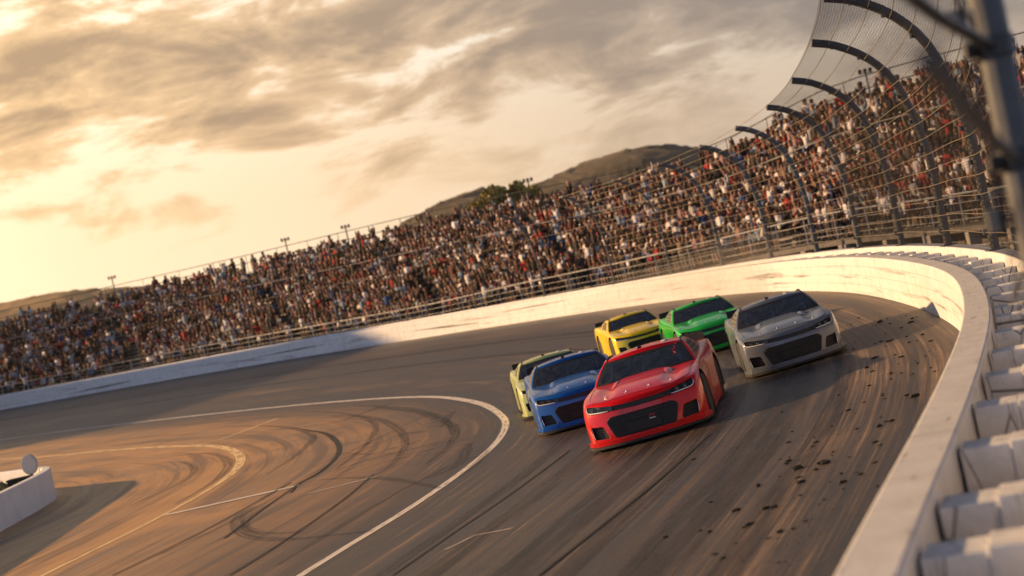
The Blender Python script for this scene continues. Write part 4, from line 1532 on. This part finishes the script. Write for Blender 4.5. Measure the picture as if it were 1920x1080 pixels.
# colour, bumper-centre pixel, yaw (rear swings right for +), size factor, label
CARS = [
    ('red', (1218, 827), 11.0, 1.10, 'red stock car leading the pack with red strokes on its windscreen'),
    ('silver', (1500, 687), 4.6, 1.04, 'silver grey stock car nearest the outer wall'),
    ('blue', (1105, 797), -0.8, 1.05, 'blue stock car running just inside the red one'),
    ('green', (1356, 657), -1.0, 1.0, 'bright green stock car between the yellow and silver cars'),
    ('yellow', (1217, 662), -4.5, .93, 'yellow stock car at the back behind the red one'),
    ('lime', (1060, 771), -2.0, .98, 'pale lime green stock car half hidden behind the blue one'),
]
DRIVER_SPOTS = []
for i, (c, pxy, yaw, sc, lab) in enumerate(CARS):
    r = car0 if i == 0 else copy_tree(car0)
    p = gp(*pxy)
    z, nrm = gz(p.x, p.y)
    a = R(yaw)
    fwd = Vector((math.sin(a), math.cos(a), 0))
    # ground normal under the middle of the car
    mid = p + fwd * 2.4
    nn = Vector((0, 0, 0))
    for sx in (-1, 0, 1):
        for sy in (-1.6, 0, 1.6):
            nn += gz(mid.x + sx, mid.y + sy)[1]
    nn.normalize()
    if nn.z < 0: nn = -nn
    fwd = (fwd - nn * fwd.dot(nn)).normalized()
    xx = fwd.cross(nn)
    zl = max(gz((p + fwd * q + xx * s_).x, (p + fwd * q + xx * s_).y)[0] - (p + fwd * q + xx * s_).z for q in (.95, 3.72) for s_ in (-.85, .85))
    p = p + nn * max(0, zl)
    Mx = Matrix((xx, fwd, nn)).transposed().to_4x4() @ Matrix.Scale(sc, 4); Mx.translation = p
    r.matrix_world = Mx
    r['label'] = lab; r['category'] = 'race car'; r['group'] = 'stock cars racing through the turn'
    r['paint'] = c
    for ch in children_of(r):
        k = ch.name.split('.')[0]
        if k in PAINT_PARTS:
            if ch.data.materials and len(ch.material_slots):
                ch.material_slots[0].link = 'OBJECT'; ch.material_slots[0].material = PAINTS[c]
    DRIVER_SPOTS.append((c, Mx))
    print('CAR', c, [round(q, 2) for q in p], 'tilt', round(math.degrees(math.acos(nn.z)), 1))
# marks that only the lead car carries
MT['redmark'] = flat('red_film', (0.55, 0.02, 0.03), 0.5)
b = bmesh.new()
for k, (x, z, w_, h_) in enumerate(((.10, .375, .022, .012), (.13, .362, .012, .030), (.158, .375, .030, .012), (.10, .350, .014, .014), (.165, .350, .014, .024))):
    box(b, (x, .034, z), (x + w_, .042, z + h_), .002)
em = bm_obj('grille_badge', b, MT['redmark'], car0)
b = bmesh.new()
for k in range(4): box(b, (.10 + k * .024, .033, .318), (.116 + k * .024, .042, .334), .002)
bm_obj('badge_base', b, MT['ledw'], em)
b = bmesh.new()
def on_ws(x, z):
    h = GH_BV.ray_cast(Vector((x, 0.5, z)), Vector((0, 1, 0)))
    return Vector((x, h[0].y - .004, z)) if h[0] else Vector((x, 2, z))
for (x0, z0, x1, z1) in ((.50, 1.10, .56, 1.12), (.53, 1.135, .53, 1.08), (.50, 1.08, .57, 1.09), (.515, 1.06, .56, 1.03), (.56, 1.06, .515, 1.03), (.54, 1.165, .58, 1.155), (.55, 1.15, .57, 1.17)):
    tube(b, [on_ws(x0, z0), on_ws((x0 + x1) / 2, (z0 + z1) / 2), on_ws(x1, z1)], .006, 5)
bm_obj('windscreen_decal', b, MT['redmark'], car0)
# ------------------------------------------------------------------ people
# a skeleton of joints grown with the Skin modifier; each vertex takes the colour of its nearest bone
def pose(kind):
    J = {}
    sit = kind.startswith('sit')
    hz = .50 if sit else .92
    lean = -.03 if kind == 'sit_lean' else 0
    J['pel'] = (0, .02, hz); J['spi'] = (0, .03, hz + .20); J['che'] = (0, .01 + lean * 3, hz + .40)
    J['nec'] = (0, -.005 + lean * 4, hz + .55); J['jaw'] = (0, -.03 + lean * 4, hz + .63); J['hea'] = (0, -.015 + lean * 4, hz + .72); J['top'] = (0, -.01 + lean * 4, hz + .80)
    sy = lean * 3.4
    for s, n_ in ((-1, 'l'), (1, 'r')):
        J['sho' + n_] = (s * .185, .01 + sy, hz + .47)
        if sit:
            J['hip' + n_] = (s * .095, -.02, hz - .02); J['kne' + n_] = (s * .13, -.44, hz + .01); J['ank' + n_] = (s * .12, -.41, .09); J['toe' + n_] = (s * .14, -.55, .035)
        else:
            J['hip' + n_] = (s * .095, .02, hz - .04); J['kne' + n_] = (s * .105, .0, .50); J['ank' + n_] = (s * .11, .03, .09); J['toe' + n_] = (s * .14, -.12, .035)
        up = kind.endswith('cheer') or (kind.endswith('wave') and s > 0)
        if up:
            J['elb' + n_] = (s * .30, -.04, hz + .66); J['wri' + n_] = (s * .24, -.07, hz + .92)
        elif kind.endswith('clap'):
            J['elb' + n_] = (s * .24, -.10, hz + .24); J['wri' + n_] = (s * .05, -.30, hz + .40)
        elif kind.endswith('phone'):
            J['elb' + n_] = (s * .23, -.16, hz + .33); J['wri' + n_] = (s * .07, -.27, hz + .56)
        elif kind.endswith('fold'):
            J['elb' + n_] = (s * .24, -.04, hz + .20); J['wri' + n_] = (-s * .06, -.17, hz + .27)
        elif kind.endswith('drive'):
            J['elb' + n_] = (s * .25, -.20, hz + .24); J['wri' + n_] = (s * .15, -.42, hz + .30)
        elif sit:
            J['elb' + n_] = (s * .245, -.04 + sy * .5, hz + .21); J['wri' + n_] = (s * .13, -.27, hz + .10)
        else:
            J['elb' + n_] = (s * .25, .03, hz + .19); J['wri' + n_] = (s * .24, -.06, hz - .05)
    return J


RAD = {'pel': (.155, .115), 'spi': (.145, .105), 'che': (.165, .115), 'nec': (.058, .058), 'jaw': (.072, .082), 'hea': (.082, .098), 'top': (.055, .065), 'sho': (.068, .068), 'elb': (.045, .045), 'wri': (.030, .026),
       'hip': (.092, .092), 'kne': (.064, .064), 'ank': (.042, .042), 'toe': (.042, .030)}
BONES = [('pel', 'spi', 'shirt'), ('spi', 'che', 'shirt'), ('che', 'nec', 'shirt'), ('nec', 'jaw', 'skin'), ('jaw', 'hea', 'skin'), ('hea', 'top', 'hair')]
for n_ in 'lr':
    BONES += [('che', 'sho' + n_, 'shirt'), ('sho' + n_, 'elb' + n_, 'shirt'), ('elb' + n_, 'wri' + n_, 'fore'), ('pel', 'hip' + n_, 'pants'), ('hip' + n_, 'kne' + n_, 'pants'), ('kne' + n_, 'ank' + n_, 'shin'), ('ank' + n_, 'toe' + n_, 'shoe')]


def grow(kind, fine):
    J = pose(kind)
    vs_, rs, ids, edges = [], [], {}, []
    for k, p in J.items():
        ids[k] = len(vs_); vs_.append(p); rs.append(RAD[k[:3]])
    for a, b, _ in BONES: edges.append((ids[a], ids[b]))
    if fine:
        # palm, four fingers of different lengths and a thumb from the side of the palm
        for s, n_ in ((-1, 'l'), (1, 'r')):
            w_ = Vector(J['wri' + n_]); d = (w_ - Vector(J['elb' + n_])).normalized()
            side = d.cross(Vector((0, 0, 1)));
            side = side.normalized() if side.length > .1 else Vector((1, 0, 0))
            nr = side.cross(d)
            pm = w_ + d * .055
            ids['pal' + n_] = len(vs_); vs_.append(tuple(pm)); rs.append((.036, .018)); edges.append((ids['wri' + n_], ids['pal' + n_]))
            for f_, (o_, ln) in enumerate(((-.030, .068), (-.010, .080), (.011, .075), (.031, .056))):
                a = len(vs_); vs_.append(tuple(pm + side * o_ + d * .035)); rs.append((.0095, .0095)); edges.append((ids['pal' + n_], a))
                vs_.append(tuple(pm + side * o_ * 1.1 + d * (.035 + ln * .6) - nr * .012)); rs.append((.009, .009)); edges.append((a, a + 1))
                vs_.append(tuple(pm + side * o_ * 1.1 + d * (.035 + ln * .92) - nr * .035)); rs.append((.008, .008)); edges.append((a + 1, a + 2))
            a = len(vs_); vs_.append(tuple(pm + side * (-.05 * s) - d * .005 - nr * .01)); rs.append((.012, .012)); edges.append((ids['pal' + n_], a))
            vs_.append(tuple(pm + side * (-.07 * s) + d * .035 - nr * .02)); rs.append((.010, .010)); edges.append((a, a + 1))
        # nose
        h = Vector(J['jaw'])
    me = bpy.data.meshes.new('skel'); me.from_pydata(vs_, edges, [])
    o = bpy.data.objects.new('skel', me); COL.objects.link(o)
    md = o.modifiers.new('k', 'SKIN'); md.use_smooth_shade = True; md.branch_smoothing = .3
    sv = me.skin_vertices[0].data
    for i, r_ in enumerate(rs): sv[i].radius = r_; sv[i].use_root = (i == ids['pel'])
    if fine:
        m2 = o.modifiers.new('s', 'SUBSURF'); m2.levels = 1; m2.render_levels = 1
    me2 = evaluated(o)
    bpy.data.objects.remove(o)
    V = np.array([v.co[:] for v in me2.vertices])
    Fc = [tuple(p.vertices) for p in me2.polygons]
    # nearest bone per face
    C_ = np.array([V[list(f)].mean(0) for f in Fc])
    best = np.full(len(C_), 1e9); reg = np.zeros(len(C_), int)
    names = ['shirt', 'skin', 'hair', 'fore', 'pants', 'shin', 'shoe']
    for a, b, g_ in BONES:
        A, B = np.array(J[a]), np.array(J[b])
        t = np.clip(((C_ - A) @ (B - A)) / max(1e-9, ((B - A) ** 2).sum()), 0, 1)
        dd = np.linalg.norm(C_ - (A + t[:, None] * (B - A)), axis=1) - RAD[b[:3]][0] * .6
        k = dd < best
        best[k] = dd[k]; reg[k] = names.index(g_)
    hd = np.array(J['hea'])
    near = C_[:, 2] > J['jaw'][2] - .03
    armhi = np.abs(C_[:, 0]) > .13
    head = near & ~armhi & (np.linalg.norm(C_ - hd, axis=1) < .19)
    reg[head] = 1
    # hair over the crown and down the back of the head
    reg[head & ((C_[:, 2] > hd[2] + .045) | ((C_[:, 1] > hd[1] + .030) & (C_[:, 2] > hd[2] - .10)))] = 2
    hands = np.zeros(len(C_), bool)
    for n_ in 'lr':
        w_ = np.array(J['wri' + n_]); hands |= np.linalg.norm(C_ - w_, axis=1) < .045
        d = w_ - np.array(J['elb' + n_]); d = d / np.linalg.norm(d)
        hands |= (((C_ - w_) @ d) > 0) & (np.linalg.norm(C_ - w_, axis=1) < .22)
    hands &= ~head
    if fine: reg[hands] = 7
    # face: brow shadowless features as small separate faces are below a pixel here; give the nose some relief
    if fine:
        k = (np.abs(V[:, 0]) < .022) & (V[:, 1] < J['jaw'][1] - .045) & (np.abs(V[:, 2] - (J['jaw'][2] + .035)) < .03)
        V[k, 1] -= .022
    bpy.data.meshes.remove(me2)
    return V, Fc, reg


SHIRTS = [('black', (.010, .009, .010)), ('black', (.016, .013, .012)), ('dark brown', (.035, .020, .014)), ('charcoal', (.032, .03, .03)), ('white', (.62, .59, .60)), ('white', (.50, .47, .49)), ('grey', (.12, .11, .11)), ('pale blue', (.20, .26, .33)), ('red', (.24, .014, .016)),
          ('dark red', (.075, .012, .014)), ('tan', (.17, .11, .075)), ('black', (.009, .009, .010)), ('dark brown', (.028, .019, .015)), ('black', (.020, .015, .013)), ('dusty pink', (.26, .17, .16)), ('maroon', (.05, .012, .014)), ('white', (.56, .53, .54)), ('pale blue', (.16, .22, .30)),
          ('white', (.52, .48, .46)), ('pale grey', (.34, .33, .34)), ('charcoal', (.04, .035, .033)), ('white', (.60, .58, .59)), ('blue', (.02, .055, .16)), ('charcoal', (.03, .026, .024)), ('black', (.012, .011, .012)), ('dusty pink', (.25, .14, .13)), ('red', (.30, .02, .02)), ('black', (.012, .010, .010))]
SKINS = [(.25, .14, .095), (.30, .175, .125), (.16, .088, .056), (.08, .045, .03), (.21, .115, .078)]
HAIRS = [(.012, .009, .008), (.025, .016, .011), (.05, .028, .016), (.012, .011, .011), (.16, .10, .05), (.60, .57, .54), (.35, .02, .02), (.06, .06, .062)]
PANTS = [(.015, .015, .018), (.03, .04, .07), (.05, .045, .04), (.12, .10, .08), (.02, .02, .022)]


def palette(r):
    si = r.integers(len(SHIRTS)); sh = np.array(SHIRTS[si][1]); sk = np.array(SKINS[r.integers(len(SKINS))])
    ha = np.array(HAIRS[r.integers(len(HAIRS))]); pa = np.array(PANTS[r.integers(len(PANTS))])
    j = r.uniform(.8, 1.2)
    fore = sk if r.random() < .42 else sh
    shin = pa if r.random() < .7 else sk
    return si, np.clip(np.stack([sh * j, sk, ha, fore, pa, shin, pa * .5, sk]), 0, 1)


POSES = ['sit_lap', 'sit_clap', 'sit_lean', 'sit_fold', 'sit_phone', 'sit_cheer', 'stand', 'stand_clap', 'stand_cheer', 'stand_wave', 'stand_fold', 'stand_phone']
PTXT = {'lap': 'hands on lap', 'clap': 'clapping', 'lean': 'leaning forward', 'fold': 'arms folded', 'phone': 'holding up a phone', 'cheer': 'arms raised', 'stand': 'arms at sides', 'wave': 'one arm raised'}
PW = np.array([.24, .14, .17, .13, .10, .04, .05, .04, .02, .02, .03, .02]); PW /= PW.sum()
LOW = [grow(k, False) for k in POSES]
HIGH = [grow(k, True) for k in POSES]
print('person faces', len(LOW[0][1]), len(HIGH[0][1]))


def col_mesh(name, V, Fc, fcol):
    me = bpy.data.meshes.new(name)
    me.from_pydata(V.tolist() if isinstance(V, np.ndarray) else V, [], Fc)
    at_ = me.color_attributes.new('col', 'FLOAT_COLOR', 'CORNER')
    cnt = np.array([len(f) for f in Fc])
    c = np.repeat(np.concatenate([fcol, np.ones((len(fcol), 1))], 1), cnt, 0)
    at_.data.foreach_set('color', c.astype(np.float32).ravel())
    me.polygons.foreach_set('use_smooth', [True] * len(me.polygons))
    me.materials.append(MT['people'])
    return me


# places in the stand
spots = []
for i in range(NR):
    c = row_path((i + .50) / NR); c[:, 2] = row_path(i / NR)[:, 2]
    nr = side_normals(c); s = arclen(c)
    x = 0.3
    while x < s[-1] - .3:
        aisle = (x + 2.0 + i * .2) % 17.5
        fill = .94 if i < NR - 1 else .75
        if aisle > 1.35 and i != 12 and random.random() < fill:
            p = [np.interp(x, s, c[:, k]) for k in range(3)]; nx_ = np.interp(x, s, nr[:, 0]); ny_ = np.interp(x, s, nr[:, 1])
            spots.append((i, x, p, math.atan2(nx_, -ny_)))   # facing the track: local -y along -normal
        elif i == 12 and random.random() < .4:
            p = [np.interp(x, s, c[:, k]) for k in range(3)]
            spots.append((i, x, p, math.atan2(np.interp(x, s, nr[:, 0]), -np.interp(x, s, nr[:, 1]))))
        x += random.uniform(.43, .54)
# people standing along the top railing and the front walkway
for path, pr_, off in ((row_path(.985), .10, 99), (Rp + np.column_stack([nF * .45, np.zeros(len(nF))]), .20, 98)):
    nr = side_normals(path); s = arclen(path); x = .5
    while x < s[-1] - .5:
        if random.random() < pr_:
            p = [np.interp(x, s, path[:, k]) for k in range(3)]
            if off == 99: p[2] = np.interp(x, s, row_path((NR - 1) / NR)[:, 2])
            if off == 98: p[2] -= .05
            spots.append((off, x, p, math.atan2(np.interp(x, s, nr[:, 0]), -np.interp(x, s, nr[:, 1]))))
        x += .6
inv = cam.matrix_world.inverted()
items = []
for (i, x, p, ang) in spots:
    q = inv @ Vector((p[0], p[1], p[2] + .7))
    if q.z > -1: continue
    u, v = 960 + FPX * q.x / -q.z, 540 - FPX * q.y / -q.z
    if u < -500 or u > 2350: continue
    r_ = rng.random()
    k = int(rng.choice(len(POSES), p=PW)) if i < 90 else int(rng.integers(6, 12))
    vis = (-10 < u < 1925) and (-10 < v < 1090)
    items.append((-q.z, vis, i, x, p, ang + random.uniform(-.3, .3), k, u, v))
items.sort(key=lambda t: t[0])
near = [t for t in items if t[1]][:300]
nearset = set(id(t) for t in near)
rest = [t for t in items if id(t) not in nearset]
print('spectators', len(items))
# 300 nearest: one object each
combos = {}
postpx = [(cam.matrix_world.inverted() @ fence_pt(s, 0, 2.0)) for s in [s_near] + s_list]
postu = [960 + FPX * q.x / -q.z for q in postpx]
ORD = ['first', 'second', 'third', 'fourth', 'fifth', 'sixth', 'seventh', 'eighth', 'ninth', 'tenth', 'eleventh', 'twelfth', 'thirteenth', 'fourteenth', 'fifteenth', 'sixteenth', 'seventeenth', 'eighteenth', 'nineteenth', 'twentieth']
HAIRN = ['black hair', 'dark hair', 'brown hair', 'black cap', 'fair hair', 'white cap', 'red cap', 'grey cap']
seen = {}
for t in near:
    D_, vis, i, x, p, ang, k, u, v = t
    key = (k, int(rng.integers(9)))
    if key not in combos:
        r2 = np.random.default_rng(k * 100 + key[1])
        V, Fc, reg = HIGH[k]
        si, pal = palette(r2)
        hi_ = int(np.argmin([np.abs(pal[2] - np.array(h)).sum() for h in HAIRS]))
        combos[key] = (col_mesh('spectator', V, Fc, pal[reg]), si, hi_)
    me, si, hi_ = combos[key]
    o = bpy.data.objects.new('person', me); link(o)
    o.location = p; o.rotation_euler = (0, 0, ang); o.scale = (1, 1, 1)
    sfx = POSES[k].split('_')[-1]
    where = ('top walkway' if i == 99 else 'front railing' if i == 98 else ORD[i] + ' row')
    pn = int(np.argmin(np.abs(np.array(postu) - u)))
    nb = 'by near post' if pn == 0 else ORD[pn - 1] + ' arched post'
    base = f"spectator in {SHIRTS[si][0]} top, {HAIRN[hi_]}, {PTXT[sfx]}, {where}, {nb}"
    o['label'] = base
    o['category'] = 'person'; o['group'] = 'spectators in the nearest part of the grandstand'
bylab = {}
for o in COL.objects:
    if o.get('group') == 'spectators in the nearest part of the grandstand': bylab.setdefault(o['label'], []).append(o)
for lab, os_ in bylab.items():
    if len(os_) in (2, 3):
        os_.sort(key=lambda o: (lambda q: q.x / -q.z)(inv @ o.location))
        for o, wd_ in zip(os_, ('left-hand', 'right-hand') if len(os_) == 2 else ('left-hand', 'middle', 'right-hand')):
            o['label'] = wd_ + ' ' + lab
# everyone farther off: one crowd
Vs, Fs_, Cs, off = [], [], [], 0
for t in rest:
    D_, vis, i, x, p, ang, k, u, v = t
    V, Fc, reg = LOW[k]
    si, pal = palette(rng)
    ca, sa = math.cos(ang), math.sin(ang); sc = random.uniform(.93, 1.08)
    Q = V * sc
    Vs.append(np.column_stack([Q[:, 0] * ca - Q[:, 1] * sa + p[0], Q[:, 0] * sa + Q[:, 1] * ca + p[1], Q[:, 2] + p[2]]))
    Fs_.append([tuple(a + off for a in f) for f in Fc]); Cs.append(pal[reg]); off += len(V)
me = col_mesh('crowd', np.concatenate(Vs), [f for F_ in Fs_ for f in F_], np.concatenate(Cs))
cr = mesh_obj('spectator_crowd', me, [])
setp(cr, kind='stuff')
cr['label'] = 'dense crowd of spectators filling the far benches of the grandstand'

# drivers
def helmet_mesh():
    b = bmesh.new(); bmesh.ops.create_uvsphere(b, u_segments=24, v_segments=16, radius=1)
    for v in b.verts:
        v.co = Vector((v.co.x * .135, v.co.y * .165 - .02, v.co.z * .15 + .005))
        if v.co.z < -.06: v.co.z = -.06 + (v.co.z + .06) * .7
    for f in b.faces:
        c = f.calc_center_median(); f.smooth = True
        f.material_index = 1 if (c.y < -.10 and -.035 < c.z < .045) else 0
    me = bpy.data.meshes.new('helmet'); b.to_mesh(me); b.free()
    return me


SUITS = {'red': (.30, .02, .02), 'silver': (.30, .30, .32), 'blue': (.02, .06, .25), 'green': (.03, .2, .05), 'yellow': (.45, .32, .03), 'lime': (.2, .25, .08)}
dV, dF, dR = grow('sit_drive', True)
MT['helmet'] = flat('helmet_shell', (0.55, 0.55, 0.55), 0.3, 0, .1)
for c, Mx in DRIVER_SPOTS:
    su = np.array(SUITS[c])
    pal = np.stack([su, np.array(SKINS[0]), np.array(HAIRS[1]), su, su * .9, su * .9, np.array([.02, .02, .02]), np.array([.03, .03, .03])])
    o = bpy.data.objects.new('person', col_mesh('driver', dV, dF, pal[dR])); link(o)
    o.matrix_world = Mx @ Matrix.Translation((.36, 2.66, -.085))
    setp(o, 'helmeted driver at the wheel of the ' + {'lime': 'pale lime green', 'red': 'leading red'}.get(c, c) + ' stock car', 'person', 'drivers in the stock cars')
    h = bpy.data.objects.new('helmet', helmet_mesh()); h.data.materials.append(MT['helmet']); h.data.materials.append(MT['lens']); link(h, o)
    h.location = (0, -.02, 1.215 - .02)

# ------------------------------------------------------------------ rubber and debris thrown to the outside of the turn
deb = [(1395, 990), (1330, 998), (1312, 996), (1248, 1008), (1545, 938), (1422, 912), (1380, 958), (1435, 955), (1500, 930), (1452, 952), (1405, 985), (1462, 998), (1510, 978), (1645, 912), (1640, 830), (1650, 835), (1672, 790), (1662, 791), (1700, 742), (1715, 744),
       (1745, 690), (1752, 697), (1735, 668), (1745, 640), (1742, 660), (1708, 605), (1690, 615), (1650, 604), (1636, 612), (1730, 628), (1690, 670), (1620, 755), (1590, 770), (1560, 800), (1545, 870), (1612, 890), (1640, 868), (1580, 905), (1495, 880), (1530, 830), (1340, 1040), (1355, 1048), (1300, 862), (1462, 862), (1478, 866),
       (1625, 690), (1640, 672), (1600, 655), (1668, 640), (1572, 742), (1592, 858), (1648, 800), (1655, 742), (1690, 700), (1502, 905), (1440, 1010), (1380, 1020)]
for _ in range(90):   # finer crumbs gathered towards the wall
    f_ = random.random() ** 1.5
    v_ = 590 + f_ * 470
    deb.append((np.interp(v_, [590, 700, 800, 900, 1060], [1735, 1720, 1660, 1600, 1490]) - abs(random.gauss(0, 70 + f_ * 60)), v_))
shapes = []
for k in range(6):
    b = bmesh.new()
    bmesh.ops.create_icosphere(b, subdivisions=2, radius=1)
    f1, f2 = random.uniform(2, 5), random.uniform(2, 5)
    for v in b.verts:
        d = 1 + .35 * math.sin(v.co.x * f1 + k) * math.cos(v.co.y * f2 + v.co.z * 3)
        v.co = Vector((v.co.x * .095 * d, v.co.y * .045 * d, v.co.z * .022 * d + .014))
    me = bpy.data.meshes.new('rubber_chunk'); b.to_mesh(me); b.free(); me.materials.append(MT['rubber']); shapes.append(me)
for k, (u, v) in enumerate(deb):
    small = .55 if k >= 57 else 1.0
    p = gp(u, v)
    o = bpy.data.objects.new('rubber_chunk', shapes[k % 6]); link(o)
    o.location = (p.x, p.y, gz(p.x, p.y)[0] + .004); o.rotation_euler = (0, R(-3), random.uniform(-.6, .9))
    s = random.choice((.25, .32, .4, .5, .75)) * (1.1 if p.y > 16 else .7)
    s *= small
    o.scale = (s, s, s * random.uniform(.7, 1.6))
    setp(o, 'dark chunk of tyre rubber lying on the asphalt by the outer wall' if small == 1 else 'tiny dark crumb of tyre rubber scattered on the asphalt by the outer wall', 'rubber chunk', 'rubber chunks on the track' if small == 1 else 'rubber crumbs on the track')
# ------------------------------------------------------------------ haze: one closed box of even, thin, dusty evening air
bm = bmesh.new()
box(bm, (-900, -60, -1.6), (900, 1300, 95))
hm_ = bpy.data.materials.new('dusty_air'); hm_.use_nodes = True
n = N(hm_.node_tree)
o_ = n.add('ShaderNodeOutputMaterial'); pv = n.add('ShaderNodeVolumePrincipled')
n.put(pv.inputs['Color'], (0.98, 0.90, 0.78)); pv.inputs['Density'].default_value = 0.00010; pv.inputs['Anisotropy'].default_value = 0.6
n.t.links.new(pv.outputs[0], o_.inputs['Volume'])
hz_ = bm_obj('haze', bm, hm_); setp(hz_, kind='stuff')
hz_['label'] = 'thin golden evening haze over the whole track'
# tyre dust hanging behind the pack
for k, (u, v, Yd, rx, rz) in enumerate(((1310, 528, 62, 4.6, 1.1), (1385, 508, 60, 2.8, 1.5), (1235, 545, 66, 3.4, .8))):
    c = at(u, v, Yd)
    bm = bmesh.new(); bmesh.ops.create_icosphere(bm, subdivisions=4, radius=1)
    for v_ in bm.verts:
        d = 1 + .16 * math.sin(v_.co.x * 4 + k) * math.cos(v_.co.z * 5 + v_.co.y * 3 + k)
        v_.co = Vector((v_.co.x * rx * d, v_.co.y * 2.2 * d, v_.co.z * rz * d))
    dm = bpy.data.materials.new('tyre_dust'); dm.use_nodes = True
    n = N(dm.node_tree); o_ = n.add('ShaderNodeOutputMaterial'); pv = n.add('ShaderNodeVolumePrincipled')
    n.put(pv.inputs['Color'], (0.9, 0.8, 0.68)); pv.inputs['Density'].default_value = 0.035; pv.inputs['Anisotropy'].default_value = 0.4
    n.t.links.new(pv.outputs[0], o_.inputs['Volume'])
    o = bm_obj('dust', bm, dm); o.location = c; setp(o, 'thin tyre dust drifting along the outer wall behind the pack', kind='stuff')
